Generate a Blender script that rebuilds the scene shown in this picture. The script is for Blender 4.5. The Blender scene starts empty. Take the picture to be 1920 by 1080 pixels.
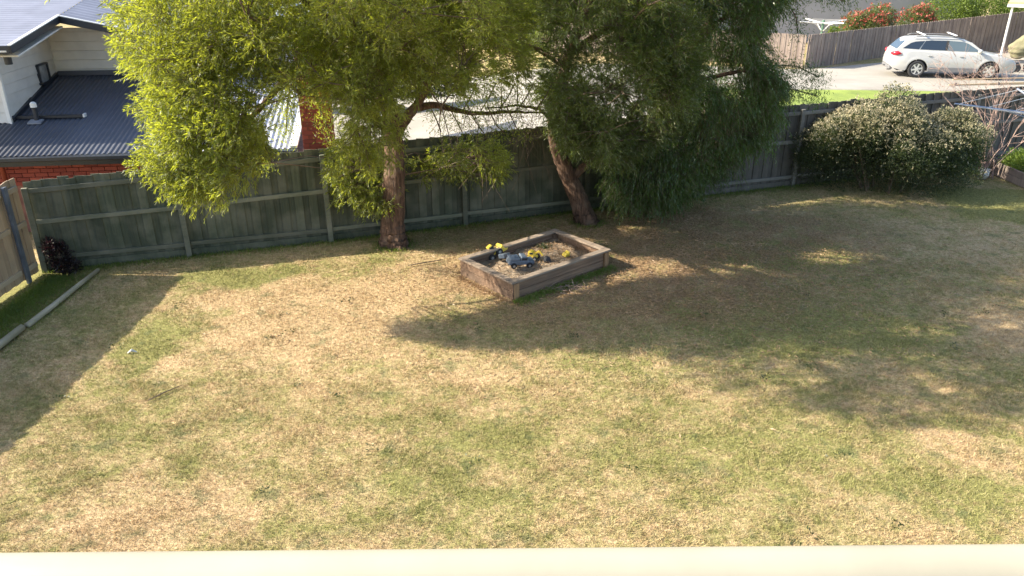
import bpy, bmesh, math, random
import numpy as np
from mathutils import Vector, Matrix
R = math.radians
random.seed(11); rng = np.random.default_rng(5)
SC = bpy.context.scene; COL = SC.collection

# ------------------------------------------------------------- camera
cam = bpy.data.cameras.new('camera'); co = bpy.data.objects.new('camera', cam); COL.objects.link(co)
cam.sensor_width = 36; cam.lens = 1450/1920*36; cam.clip_end = 3000; cam.clip_start = 0.05
co.location = (0, 0, 5.4); co.rotation_euler = (R(66), 0, 0); SC.camera = co
# ------------------------------------------------------------- light
SUN_EL, SUN_A = 33.5, 3.0          # degrees; the sun stands to the left, a touch beyond
w = bpy.data.worlds.new('World'); SC.world = w; w.use_nodes = True
nt = w.node_tree; bg = nt.nodes['Background']; sky = nt.nodes.new('ShaderNodeTexSky')
sky.sky_type = 'NISHITA'; sky.sun_disc = False; sky.sun_elevation = R(SUN_EL); sky.sun_rotation = R(-90+SUN_A)
sky.air_density = 1.0; sky.dust_density = 2.0; sky.ozone_density = 1.0
nt.links.new(sky.outputs[0], bg.inputs[0]); bg.inputs[1].default_value = 0.15
sl = bpy.data.lights.new('sun', 'SUN'); sl.energy = 4.8; sl.angle = R(0.5); sl.color = (1, 0.91, 0.74)
so = bpy.data.objects.new('sun', sl); COL.objects.link(so)
a, e = R(SUN_A), R(SUN_EL)
so.rotation_euler = Vector((-math.cos(a)*math.cos(e), math.sin(a)*math.cos(e), math.sin(e))).to_track_quat('Z', 'Y').to_euler()
so.location = (-20, 10, 20)
vs = SC.view_settings; vs.view_transform = 'Standard'; vs.look = 'None'; vs.gamma = 1; vs.exposure = 1.42
try: vs.use_curve_mapping = False
except Exception: pass

# ------------------------------------------------------------- helpers
def smooth(t, lo, hi):
    t = np.clip((t-lo)/(hi-lo), 0, 1); return t*t*(3-2*t)
FL = [(-8.45, 12.9), (-3.55, 14.45), (1.6, 16.4), (4.2, 17.35), (17.0, 21.9)]     # line of the back fence
def fence_y(x): return np.interp(x, [p[0] for p in FL], [p[1] for p in FL])
def H(x, y):
    s = (y-(fence_y(x)+0.0))*0.93
    k = -0.6+1.1*smooth(x, -5, 5)
    return smooth(s, 0.3, 9)*k
def tag(o, label=None, cat=None, group=None, kind=None):
    if label: o['label'] = label
    if cat: o['category'] = cat
    if group: o['group'] = group
    if kind: o['kind'] = kind
    return o
def empty(name, loc, rz=0, label=None, cat=None, group=None):
    o = bpy.data.objects.new(name, None); COL.objects.link(o); o.location = loc; o.rotation_euler = (0, 0, rz)
    o.empty_display_size = 0.2
    return tag(o, label, cat, group)
def link(name, me, parent=None, loc=None, rot=None):
    o = bpy.data.objects.new(name, me); COL.objects.link(o); o.parent = parent
    if loc is not None: o.location = loc
    if rot is not None: o.rotation_euler = rot
    return o
class MB:
    def __init__(s): s.v = []; s.f = []
    def add(s, v, f):
        n = len(s.v); s.v += [tuple(q) for q in v]; s.f += [tuple(i+n for i in q) for q in f]; return s
    def box(s, c, d, rz=0, rx=0, ry=0, jit=0):
        M = Matrix.Translation(c) @ Matrix.Rotation(rz, 4, 'Z') @ Matrix.Rotation(ry, 4, 'Y') @ Matrix.Rotation(rx, 4, 'X')
        v = [M @ Vector((sx*d[0]/2+random.uniform(-jit, jit), sy*d[1]/2, sz*d[2]/2+random.uniform(-jit, jit))) for sx in (-1, 1) for sy in (-1, 1) for sz in (-1, 1)]
        return s.add(v, [(0, 1, 3, 2), (4, 6, 7, 5), (0, 4, 5, 1), (2, 3, 7, 6), (0, 2, 6, 4), (1, 5, 7, 3)])
    def bar(s, p, q, wd, ht):
        p, q = Vector(p), Vector(q); d = q-p; L = d.length; m = (p+q)/2
        rz = math.atan2(d.y, d.x); ry = -math.asin(max(-1, min(1, d.z/L)))
        return s.box(m, (L, wd, ht), rz=rz, ry=ry)
    def tube(s, pts, rad, n=10, cap=True, rough=0.0):
        pts = [Vector(p) for p in pts]; rings = []
        if not hasattr(rad, '__len__'): rad = [rad]*len(pts)
        up = Vector((0, 0, 1)); V = []; F = []
        d0 = (pts[1]-pts[0]).normalized()
        x = d0.orthogonal().normalized()
        for i, p in enumerate(pts):
            d = (pts[min(i+1, len(pts)-1)]-pts[max(i-1, 0)]).normalized()
            x = (x-d*x.dot(d)).normalized(); y = d.cross(x)
            for k in range(n):
                t = 2*math.pi*k/n; r = rad[i]*(1+rough*(random.random()-.5)+rough*.6*math.sin(3*t+1)+rough*.5*math.sin(7*t+i*.2))
                V.append(p+x*math.cos(t)*r+y*math.sin(t)*r)
        for i in range(len(pts)-1):
            for k in range(n):
                F.append((i*n+k, i*n+(k+1) % n, (i+1)*n+(k+1) % n, (i+1)*n+k))
        if cap: F.append(tuple(range(n-1, -1, -1))); F.append(tuple((len(pts)-1)*n+k for k in range(n)))
        return s.add(V, F)
    def cyl(s, p, q, r, n=14, r2=None): return s.tube([p, q], [r, r2 if r2 is not None else r], n)
    def prism(s, poly, axis, lo, hi):
        # poly: list of 2-D points, extruded along axis 'x','y' or 'z'
        def P(u, v, w_): return {'y': (u, w_, v), 'x': (w_, u, v), 'z': (u, v, w_)}[axis]
        n = len(poly); V = [P(u, v, lo) for u, v in poly]+[P(u, v, hi) for u, v in poly]
        F = [tuple(range(n)), tuple(range(2*n-1, n-1, -1))]+[(i, (i+1) % n, n+(i+1) % n, n+i) for i in range(n)]
        return s.add(V, F)
    def mesh(s, name, mat, sm=False):
        me = bpy.data.meshes.new(name); me.from_pydata(s.v, [], s.f); me.materials.append(mat)
        b = bmesh.new(); b.from_mesh(me); bmesh.ops.recalc_face_normals(b, faces=b.faces); b.to_mesh(me); b.free()
        if sm: me.shade_smooth()
        me.update(); return me
    def build(s, name, mat, parent=None, sm=False, bevel=0, loc=None, rot=None, seg=2):
        o = link(name, s.mesh(name, mat, sm), parent, loc, rot)
        if bevel:
            m = o.modifiers.new('bevel', 'BEVEL'); m.width = bevel; m.segments = seg; m.limit_method = 'ANGLE'; m.angle_limit = R(35)
        return o
def npmesh(name, V, F, mat, attr=None, sm=False):
    me = bpy.data.meshes.new(name); nv, nf, k = len(V), len(F), F.shape[1]
    me.vertices.add(nv); me.vertices.foreach_set('co', V.astype(np.float32).ravel())
    me.loops.add(nf*k); me.loops.foreach_set('vertex_index', F.astype(np.int32).ravel())
    me.polygons.add(nf); me.polygons.foreach_set('loop_start', np.arange(0, nf*k, k, dtype=np.int32))
    me.update(calc_edges=True)
    if attr is not None:
        at_ = me.attributes.new('rnd', 'FLOAT', 'POINT'); at_.data.foreach_set('value', attr.astype(np.float32))
    me.materials.append(mat)
    if sm: me.shade_smooth()
    return me

# ------------------------------------------------------------- materials
class NT:
    def __init__(s, name):
        s.m = bpy.data.materials.new(name); s.m.use_nodes = True; s.t = s.m.node_tree
        s.b = s.t.nodes['Principled BSDF']; s.out = s.t.nodes['Material Output']
    def n(s, typ, **kw):
        nd = s.t.nodes.new(typ)
        for k, v in kw.items(): setattr(nd, k, v)
        return nd
    def put(s, sock, v):
        if isinstance(v, bpy.types.NodeSocket): s.t.links.new(v, sock)
        elif isinstance(v, (tuple, list)) and len(v) == 3 and sock.type == 'RGBA': sock.default_value = (*v, 1)
        else: sock.default_value = v
    def pos(s): return s.n('ShaderNodeNewGeometry').outputs['Position']
    def obj(s): return s.n('ShaderNodeTexCoord').outputs['Object']
    def noise(s, scale, detail=3, vec=None, rough=0.55, mul=None):
        nd = s.n('ShaderNodeTexNoise'); nd.inputs['Scale'].default_value = scale; nd.inputs['Detail'].default_value = detail
        nd.inputs['Roughness'].default_value = rough
        v = vec if vec is not None else s.pos()
        if mul:
            mm = s.n('ShaderNodeVectorMath', operation='MULTIPLY'); s.put(mm.inputs[0], v); mm.inputs[1].default_value = mul; v = mm.outputs[0]
        s.put(nd.inputs['Vector'], v); return nd.outputs['Fac']
    def ramp(s, fac, lo, hi, a=0.0, b=1.0):
        nd = s.n('ShaderNodeMapRange'); s.put(nd.inputs[0], fac)
        for i, v in zip((1, 2, 3, 4), (lo, hi, a, b)): nd.inputs[i].default_value = v
        return nd.outputs[0]
    def mix(s, f, a, b, mode='MIX'):
        nd = s.n('ShaderNodeMix', data_type='RGBA', blend_type=mode); s.put(nd.inputs[0], f); s.put(nd.inputs[6], a); s.put(nd.inputs[7], b); return nd.outputs[2]
    def math(s, op, a, b=0.0, clamp=False):
        nd = s.n('ShaderNodeMath', operation=op); nd.use_clamp = clamp; s.put(nd.inputs[0], a); s.put(nd.inputs[1], b); return nd.outputs[0]
    def attr(s, name): return s.n('ShaderNodeAttribute', attribute_name=name).outputs['Fac']
    def orand(s): return s.n('ShaderNodeObjectInfo').outputs['Random']
    def bump(s, h, st=0.3, d=0.01):
        nd = s.n('ShaderNodeBump'); nd.inputs['Strength'].default_value = st; nd.inputs['Distance'].default_value = d
        s.put(nd.inputs['Height'], h); s.t.links.new(nd.outputs[0], s.b.inputs['Normal']); return s
    def fin(s, col=None, rough=0.8, metal=0.0, spec=None):
        if col is not None: s.put(s.b.inputs['Base Color'], col)
        s.put(s.b.inputs['Roughness'], rough); s.b.inputs['Metallic'].default_value = metal
        if spec is not None: s.b.inputs['Specular IOR Level'].default_value = spec
        return s.m
def simple(name, col, rough=0.7, metal=0.0, var=0.18, scale=6, spec=None, bump=0.0, bscale=60):
    n = NT(name); f = n.noise(scale, 5); c2 = tuple(max(0, c*(1-var*2)) for c in col); c1 = tuple(min(1, c*(1+var)) for c in col)
    if bump: n.bump(n.noise(bscale, 3), bump, 0.01)
    return n.fin(n.mix(n.ramp(f, 0.3, 0.7), c2, c1), rough, metal, spec)
def wood(name, ca, cb, cc, grain=(22, 22, 1.6), obj=True, stain=None, rough=0.85, rnd=0.5):
    n = NT(name); v = n.obj() if obj else n.pos()
    g = n.noise(1.0, 6, v, 0.6, mul=grain); c = n.mix(n.ramp(g, 0.35, 0.68), ca, cb)
    big = n.noise(2.2, 4); c = n.mix(n.ramp(big, 0.42, 0.66, 0, .75), c, cc)
    r = n.orand(); k = n.ramp(r, 0, 1, 1-rnd/2, 1+rnd/2)
    hsv = n.n('ShaderNodeHueSaturation'); n.put(hsv.inputs['Value'], k); n.put(hsv.inputs['Color'], c); c = hsv.outputs[0]
    n.bump(g, 0.6, 0.006)
    return n.fin(c, rough)
def foliage_mat(name, base, tip, trans, pale=None, k=0.45, rough=0.5, patch=1.3):
    n = NT(name); r = n.attr('rnd'); f = n.noise(patch, 2)
    c = n.mix(n.ramp(f, 0.35, 0.65), base, tip); c = n.mix(n.ramp(r, 0, 1, 0, 0.55), c, tuple(q*0.55 for q in base))
    if pale: c = n.mix(n.ramp(r, 0.86, 0.9), c, pale)
    n.fin(c, rough, 0, 0.45)
    tr = n.n('ShaderNodeBsdfTranslucent'); n.put(tr.inputs[0], n.mix(n.ramp(f, 0.35, 0.65), trans, tuple(min(1, q*1.35) for q in trans)))
    ms = n.n('ShaderNodeMixShader'); ms.inputs[0].default_value = k
    n.t.links.new(n.b.outputs[0], ms.inputs[1]); n.t.links.new(tr.outputs[0], ms.inputs[2]); n.t.links.new(ms.outputs[0], n.out.inputs[0])
    return n.m

def lawn_mat(name, blade):
    n = NT(name); p = n.pos()
    def blob(cx, cy, rx, ry, soft=0.5):
        q = n.n('ShaderNodeVectorMath', operation='SUBTRACT'); n.put(q.inputs[0], warp); q.inputs[1].default_value = (cx, cy, 0)
        m = n.n('ShaderNodeVectorMath', operation='MULTIPLY'); n.put(m.inputs[0], q.outputs[0]); m.inputs[1].default_value = (1/rx, 1/ry, 0)
        l = n.n('ShaderNodeVectorMath', operation='LENGTH'); n.put(l.inputs[0], m.outputs[0])
        return n.ramp(l.outputs['Value'], 1, 1-soft, 0, 1)
    wn = n.n('ShaderNodeTexNoise'); wn.inputs['Scale'].default_value = 1.1; wn.inputs['Detail'].default_value = 4; n.put(wn.inputs['Vector'], p)
    ws = n.n('ShaderNodeVectorMath', operation='MULTIPLY_ADD'); n.put(ws.inputs[0], wn.outputs['Color']); ws.inputs[1].default_value = (1.6, 1.6, 0); n.put(ws.inputs[2], p)
    off = n.n('ShaderNodeVectorMath', operation='SUBTRACT'); n.put(off.inputs[0], ws.outputs[0]); off.inputs[1].default_value = (.8, .8, 0); warp = off.outputs[0]
    f = n.math('ADD', n.math('ADD', n.math('MULTIPLY', n.noise(0.6, 5, rough=.6), 0.30), n.math('MULTIPLY', n.noise(2.8, 5, rough=.75), 0.45)), n.math('MULTIPLY', n.noise(10, 4, rough=.75), .30))
    for args, k in (((-3.6, 10.9, 2.6, 1.9), -.16), ((-1.3, 12.6, 1.6, 1.5), -.10), ((-5.2, 10.4, .8, 1.1), .2), ((-4.8, 12.7, 1.3, .6), .2), ((-8.2, 11.3, .9, 2.4), .3),
                    ((12, 26.3, 9, 3.6, .25), .6), ((4.3, 10.7, 3.2, 1.4), .12), ((5.2, 13.8, 1.8, 1.0), .18), ((11.4, 16.8, 1.8, 1.6), .34), ((8.0, 10.3, 1.4, 1.2), -.12), ((2.5, 7.6, 2.2, 1.0), .06), ((-3.5, 6.3, 1.5, .9), -.12),
                    ((-.5, 7.2, 1.3, 1.2), .07), ((9.5, 14, 2.2, 2.0), -.05), ((-1.5, 9.3, 2.0, .9), -.05), ((4.6, 6.6, 1.1, .7), .12), ((5.4, 7.3, .8, .6), -.14), ((-4.6, 7.6, 1.2, .8), .05)):
        f = n.math('ADD', f, n.math('MULTIPLY', blob(*args), k*.8))
    g = n.ramp(f, 0.44, 0.60)
    fine = n.noise(14, 3, rough=.7)
    tan = n.mix(n.ramp(fine, .35, .65), (0.42, 0.285, 0.155), (0.66, 0.50, 0.295))
    grn = n.mix(n.ramp(fine, .35, .65), (0.185, 0.185, 0.06), (0.34, 0.33, 0.118))
    c = n.mix(g, tan, grn)
    dk = n.ramp(n.noise(2.6, 4, rough=.65), .57, .66); c = n.mix(n.math('MULTIPLY', dk, .55), c, (0.11, 0.15, 0.065))        # clumps of clover
    lit_ = n.math('MULTIPLY', n.math('MAXIMUM', blob(1.9, 12.1, 3.9, 2.0, .45), blob(4.2, 14.9, 4.4, 2.1, .5)), n.ramp(n.noise(2.0, 4), .35, .55))
    c = n.mix(n.math('MULTIPLY', lit_, .7), c, n.mix(n.ramp(n.noise(22, 2), .35, .65), (0.17, 0.095, 0.055), (0.50, 0.31, 0.18)))      # bark and leaf litter under the trees
    if blade:
        r = n.attr('rnd'); c = n.mix(n.ramp(r, .55, 1, 0, .5), c, (0.60, 0.50, 0.29)); c = n.mix(n.ramp(r, .45, 0, 0, .5), c, (0.12, 0.125, 0.035))
        n.fin(c, .75, 0, .2)
        tr = n.n('ShaderNodeBsdfTranslucent'); n.put(tr.inputs[0], c)
        ms = n.n('ShaderNodeMixShader'); ms.inputs[0].default_value = .25
        n.t.links.new(n.b.outputs[0], ms.inputs[1]); n.t.links.new(tr.outputs[0], ms.inputs[2]); n.t.links.new(ms.outputs[0], n.out.inputs[0])
        return n.m
    c = n.mix(n.ramp(n.noise(60, 3, rough=.7), .4, .62, 0, .6), c, tuple([0.13, 0.095, 0.05]))
    n.bump(n.noise(45, 4, rough=.7), 0.8, 0.03)
    return n.fin(c, .95, 0, .1)

M = {}
M['ground'] = lawn_mat('lawn_soil', False); M['blade'] = lawn_mat('grass_blade', True)
n = NT('concrete'); f = n.noise(.6, 6); g = n.noise(9, 5, rough=.7); st = n.noise(.9, 3, mul=(.25, 1.6, 1))
c = n.mix(n.ramp(f, .35, .65), (0.26, 0.24, 0.205), (0.34, 0.315, 0.27)); c = n.mix(n.ramp(st, .55, .7, 0, .5), c, (0.24, 0.21, 0.175)); c = n.mix(n.ramp(g, .5, .75, 0, .3), c, (0.2, 0.18, .15)); n.bump(g, .2, .01); M['concrete'] = n.fin(c, .9)
M['fence_green'] = wood('weathered_green_paling', (0.044, 0.052, 0.032), (0.08, 0.09, 0.058), (0.15, 0.145, 0.105), rnd=.5)
M['fence_grey'] = wood('weathered_grey_paling', (0.065, 0.06, 0.05), (0.11, 0.10, 0.085), (0.14, 0.128, 0.11), rnd=.45)
M['rail_grey'] = wood('weathered_grey_rail', (0.12, 0.115, 0.10), (0.18, 0.17, 0.15), (0.2, 0.19, 0.17), grain=(2, 20, 20))
M['rail_green'] = wood('weathered_green_rail', (0.095, 0.10, 0.069), (0.14, 0.143, 0.10), (0.19, 0.18, 0.135), grain=(2, 20, 20))
M['fence_brown'] = wood('grey_brown_paling', (0.20, 0.16, 0.135), (0.30, 0.24, 0.20), (0.17, 0.13, 0.115), rnd=.35)
M['fence_tan'] = wood('tan_paling', (0.32, 0.235, 0.16), (0.43, 0.32, 0.22), (0.26, 0.21, 0.155), rnd=.3)
M['rail_tan'] = wood('tan_rail', (0.38, 0.30, 0.21), (0.48, 0.38, 0.28), (0.33, 0.28, 0.2), grain=(20, 2, 20))
M['sleeper'] = wood('sandpit_timber', (0.11, 0.062, 0.036), (0.25, 0.16, 0.10), (0.13, 0.09, 0.062), grain=(1.8, 26, 26), rnd=.25)
M['cap'] = wood('sandpit_cap_timber', (0.18, 0.13, 0.092), (0.33, 0.255, 0.19), (0.21, 0.175, 0.14), grain=(1.8, 26, 26), rnd=.2)
M['post_steel'] = simple('painted_steel_post', (0.13, 0.15, 0.19), .5, .2)
M['pole'] = wood('weathered_pole', (0.30, 0.26, 0.19), (0.44, 0.39, 0.29), (0.25, 0.23, 0.15), grain=(20, 1.5, 20), rnd=0)
n = NT('bark'); o_ = n.obj(); g = n.noise(1, 6, o_, .65, mul=(26, 26, 3.5)); c = n.mix(n.ramp(g, .35, .65), (0.035, 0.019, 0.012), (0.17, 0.095, 0.06)); c = n.mix(n.ramp(n.noise(3, 3), .5, .7, 0, .6), c, (0.22, .155, .11)); n.bump(g, 1.0, .035); M['bark'] = n.fin(c, .95)
M['twig'] = simple('twig_bark', (0.15, 0.105, 0.075), .9)
M['red_twig'] = simple('bare_twig', (0.36, 0.25, 0.21), .85)
M['leaf1'] = foliage_mat('wattle_leaf', (0.052, 0.082, 0.022), (0.11, 0.145, 0.028), (0.64, 0.70, 0.05), k=.32, pale=(0.30, .31, .12))
M['leaf2'] = foliage_mat('olive_leaf', (0.043, 0.072, 0.018), (0.088, 0.12, 0.028), (0.28, 0.36, 0.045), k=.32, pale=(0.24, .25, .15))
M['leaf3'] = foliage_mat('dark_weeping_leaf', (0.028, 0.052, 0.009), (0.06, 0.10, 0.015), (0.14, 0.26, 0.035), k=.33, pale=(0.16, .22, .12), rough=.35)
M['shrub_leaf'] = foliage_mat('shrub_leaf', (0.024, 0.04, 0.014), (0.05, 0.068, 0.024), (0.13, 0.17, 0.04), k=.25)
M['shrub_tip'] = foliage_mat('flower_and_sun_tip', (0.34, 0.31, 0.17), (0.48, 0.41, 0.28), (0.5, 0.45, 0.3), k=.25)  # flower cream, doubling as painted sunlight on the big shrub's top
M['hedge_leaf'] = foliage_mat('hedge_leaf', (0.10, 0.15, 0.03), (0.16, 0.21, 0.04), (0.3, 0.4, 0.05), k=.3)
M['rose_leaf'] = foliage_mat('rose_leaf', (0.10, 0.13, 0.045), (0.15, 0.17, 0.055), (0.25, 0.3, 0.08), k=.3)
M['rose'] = foliage_mat('red_blossom', (0.42, 0.10, 0.07), (0.5, 0.17, 0.12), (0.4, 0.1, 0.08), k=.25)
M['purple_leaf'] = foliage_mat('purple_leaf', (0.015, 0.011, 0.013), (0.03, 0.016, 0.018), (0.09, 0.03, 0.04), k=.2)
M['lush'] = foliage_mat('bright_herb_leaf', (0.12, 0.19, 0.035), (0.2, 0.26, 0.05), (0.35, 0.45, 0.06), k=.35)
M['litter'] = foliage_mat('dry_leaf', (0.28, 0.17, 0.09), (0.42, 0.28, 0.16), (0.3, 0.2, 0.1), k=.15)
# brick
n = NT('brick'); r = n.orand(); c = n.mix(n.ramp(r, 0, 1), (0.20, 0.034, 0.024), (0.34, 0.07, 0.045)); c = n.mix(n.ramp(n.noise(20, 4), .4, .7, 0, .35), c, (0.2, .06, .045)); n.bump(n.noise(90, 3), .4, .004); M['brick'] = n.fin(c, .85)
M['mortar'] = simple('mortar', (0.28, 0.13, 0.10), .95, bump=.3)
M['board'] = simple('white_weatherboard', (0.68, 0.655, 0.61), .6, var=.05, scale=3)
M['roof_dark'] = simple('dark_blue_roof_metal', (0.075, 0.082, 0.105), .45, .25, var=.1, scale=2)
M['roof_upper'] = simple('grey_roof_metal', (0.20, 0.21, 0.26), .45, .2, var=.1, scale=1.5)
M['roof_silver'] = simple('silver_roof_metal', (0.48, 0.50, 0.58), .42, .3, var=.08, scale=2)
M['trim_dark'] = simple('charcoal_trim', (0.02, 0.025, 0.036), .4, var=.1)
M['white'] = simple('white_paint', (0.78, 0.77, 0.74), .4, var=.04)
M['cream'] = simple('cream_rail_paint', (0.36, 0.33, 0.25), .5, var=.06, scale=9)
M['deck'] = wood('deck_timber', (0.25, 0.17, 0.11), (0.35, 0.25, 0.17), (0.2, 0.15, 0.11))
M['sand'] = simple('sandpit_sand', (0.34, 0.26, 0.18), .95, var=.3, scale=10, bump=.8, bscale=40)
M['soil'] = simple('dark_soil', (0.07, 0.05, 0.035), .95, var=.3, scale=9, bump=.8, bscale=30)
M['toy_yellow'] = simple('yellow_plastic', (0.78, 0.56, 0.07), .4, var=.12, scale=25)
M['toy_grey'] = simple('blue_grey_plastic', (0.13, 0.16, 0.20), .4, var=.15, scale=25)
M['black'] = simple('black_rubber', (0.025, 0.025, 0.027), .7, var=.2)
M['hub'] = simple('grey_plastic_hub', (0.4, 0.39, 0.36), .5)
M['car'] = simple('pearl_white_car_paint', (0.40, 0.395, 0.385), .3, var=.02); M['car'].node_tree.nodes['Principled BSDF'].inputs['Coat Weight'].default_value = .6
M['clad'] = simple('grey_plastic_cladding', (0.16, 0.16, 0.165), .6, var=.1)
n = NT('car_glass'); M['glass'] = n.fin((0.02, 0.03, 0.045), .06, 0, .8)
n = NT('front_door_glass'); M['glass2'] = n.fin((0.09, 0.12, 0.14), .08, 0, .8)
n = NT('tail_lamp'); M['red'] = n.fin((0.55, 0.015, 0.03), .2)
n = NT('alloy'); M['alloy'] = n.fin((0.62, 0.62, 0.64), .3, .6)
M['galv'] = simple('galvanised_steel', (0.32, 0.35, 0.42), .45, .5, var=.1)
M['render'] = simple('grey_rendered_wall', (0.40, 0.375, 0.36), .9, var=.04, scale=1)
M['khaki'] = simple('khaki_canvas', (0.19, 0.175, 0.10), .9, var=.15, bump=.4, bscale=8)
M['timber_warm'] = wood('pale_timber', (0.50, 0.36, 0.2), (0.62, 0.46, 0.28), (0.42, 0.3, 0.18), grain=(1, 20, 20))
M['cleat'] = wood('orange_brown_cleat', (0.22, 0.12, 0.055), (0.34, 0.20, 0.10), (0.2, 0.12, 0.07))
M['stone'] = simple('pale_stone', (0.5, 0.48, 0.44), .9)

# ------------------------------------------------------------- ground
def gaxis(lo, hi, step, far):
    m = list(np.arange(lo, hi+.01, step)); g = step; a_ = hi; b_ = lo; R_, L_ = [], []
    while a_ < far: g *= 1.45; a_ += g; R_.append(a_)
    g = step
    while b_ > -far: g *= 1.45; b_ -= g; L_.append(b_)
    return np.array(L_[::-1]+m+R_)
gx, gy = gaxis(-14, 30, .4, 900), gaxis(-2, 46, .4, 900)
X, Y = np.meshgrid(gx, gy); Z = H(X, Y)+.012*np.sin(X*1.7+Y)*np.sin(Y*1.3-X*.6)*(Y < fence_y(X)-.5)
def gridmesh(name, X, Y, Z, mat, sm=True):
    h, w_ = X.shape; V = np.stack([X, Y, Z], -1).reshape(-1, 3); i = np.arange(h*w_).reshape(h, w_)
    F = np.stack([i[:-1, :-1], i[:-1, 1:], i[1:, 1:], i[1:, :-1]], -1).reshape(-1, 4)
    return npmesh(name, V, F, mat, sm=sm)
tag(link('ground', gridmesh('ground', X, Y, Z, M['ground'])), kind='structure')
# driveway: a concrete sheet beyond the back fence with a strip of turf along its right-hand side
def drive_piece(x0, x1, f0, f1, mat, lift, name):
    us = np.linspace(0, 1, 60); xs = np.linspace(x0, x1, 70); X, U = np.meshgrid(xs, us); Y = f0(X)*(1-U)+f1(X)*U
    Z = H(X, Y)+lift; Z[0] -= .12; Z[-1] -= .12
    return link(name, gridmesh(name, X, Y, Z, mat))
o = drive_piece(-9.0, 26, lambda x: np.where(x < 7, np.where(x < -3.2, 20.8+(-3.2-x)*.35, fence_y(x)+1.6), 28.9), lambda x: 33.8+np.maximum(0, x-12.5)*.52-np.minimum(0, x-12.5)*.25, M['concrete'], .035, 'driveway')
tag(o, kind='structure')
n = NT('verge_turf'); f = n.noise(1.2, 5); M['turf'] = n.bump(n.noise(30, 4), .8, .03).fin(n.mix(n.ramp(f, .35, .65), (0.15, 0.20, 0.035), (0.24, 0.30, 0.05)), .9)
o = drive_piece(6.6, 24, lambda x: fence_y(x)+.5, lambda x: 28.95+0*x, M['turf'], .03, 'verge'); tag(o, kind='structure')

# ------------------------------------------------------------- back fence
def paling_mesh(name, wd, h, mat, th=.016):
    b = MB(); t = random.uniform(-.006, .006); u = random.uniform(-.006, .006); q = random.uniform(.004, .014)
    return b.prism([(-wd/2, 0), (wd/2, 0), (wd/2+random.uniform(-.003, .003), h+t-q*.3), (wd/2-q, h+t), (-wd/2+q*.4, h+u), (-wd/2, h+u-q*.5)], 'y', -th/2, th/2).mesh(name, mat)
def fence_root(name, loc, label, cat='fence'): return empty(name, loc, 0, label, cat)
fr = fence_root('paling_fence', (FL[0][0], FL[0][1], 0), 'long weathered green grey timber paling fence along the back of the lawn behind the trees')
var = [paling_mesh('paling', (.182, .150)[_ % 2], 1.0, M['fence_green']) for _ in range(8)]; varg = [paling_mesh('paling', (.182, .150)[_ % 2], 1.0, M['fence_grey']) for _ in range(8)]
def on_line(line, d):
    for (x0, y0), (x1, y1) in zip(line, line[1:]):
        L = math.hypot(x1-x0, y1-y0)
        if d <= L or (x1, y1) == line[-1]: return x0+(x1-x0)*d/L, y0+(y1-y0)*d/L, math.atan2(y1-y0, x1-x0)
        d -= L
total = sum(math.hypot(b_[0]-a_[0], b_[1]-a_[1]) for a_, b_ in zip(FL, FL[1:]))
def ftop(x): return float(np.interp(x, [-8.4, -5.8, -3.6, 1, 9, 15], [1.66, 1.74, 1.86, 1.93, 1.98, 2.0]))
d = .1; k = 0; step = .135
while d < total and k < 205:
    x, y, an = on_line(FL, d); off = -.012 if k % 2 else .009
    o = link('paling', (var if x < 2.9 else varg)[2*random.randrange(4)+k % 2], fr, (x-FL[0][0]+off*math.sin(an)*-1, y-FL[0][1]+off*math.cos(an), -.06), (random.uniform(-.004, .004), random.uniform(-.005, .005), an))
    o.scale = (1, 1, ftop(x)+.06+random.uniform(-.018, .018)); d += step; k += 1
posts_x = [-8.42, -6.1, -3.6, -1.0, 1.62, 4.22, 6.8, 9.35, 11.9, 14.4, 16.95]
for i, px_ in enumerate(posts_x):
    y = float(fence_y(px_)); an = R(19); top = ftop(px_)-.10
    MB().box((0, 0, top/2), (.095, .075, top)).build('post', M['rail_green'] if px_ < 3 else M['rail_grey'], fr, bevel=.006, loc=(px_-FL[0][0]+.07*math.sin(an), y-FL[0][1]-.075*math.cos(an), 0), rot=(0, random.uniform(-.012, .012), an))
    if i+1 < len(posts_x):
        q = posts_x[i+1]; yq = float(fence_y(q))
        if px_ < 30: MB().box((0, 0, .06), (math.hypot(q-px_, yq-y)-.1, .022, .17)).build('plinth_board', M['fence_green'] if px_ < 3 else M['fence_grey'], fr, loc=((px_+q)/2-FL[0][0]+.03*math.sin(an), (y+yq)/2-FL[0][1]-.03*math.cos(an), 0), rot=(0, 0, math.atan2(yq-y, q-px_)))
        for rz_, hh in ((.24, .075), (.56, .075), (.90, .08)):
            za, zb = ftop(px_)*rz_ if rz_ > .3 else .26, ftop(q)*rz_ if rz_ > .3 else .24
            p0 = Vector((px_-FL[0][0], y-FL[0][1], za)); p1 = Vector((q-FL[0][0], yq-FL[0][1], zb)); dd = (p1-p0); L = dd.length
            nrm = Vector((math.sin(an), -math.cos(an), 0))*.042
            MB().box((0, 0, 0), (L-.1, .045, hh)).build('rail', M['rail_green'] if px_ < 3 else M['rail_grey'], fr, bevel=.004, loc=(p0+p1)/2+nrm, rot=(0, -math.asin(dd.z/L), math.atan2(dd.y, dd.x)))
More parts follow.
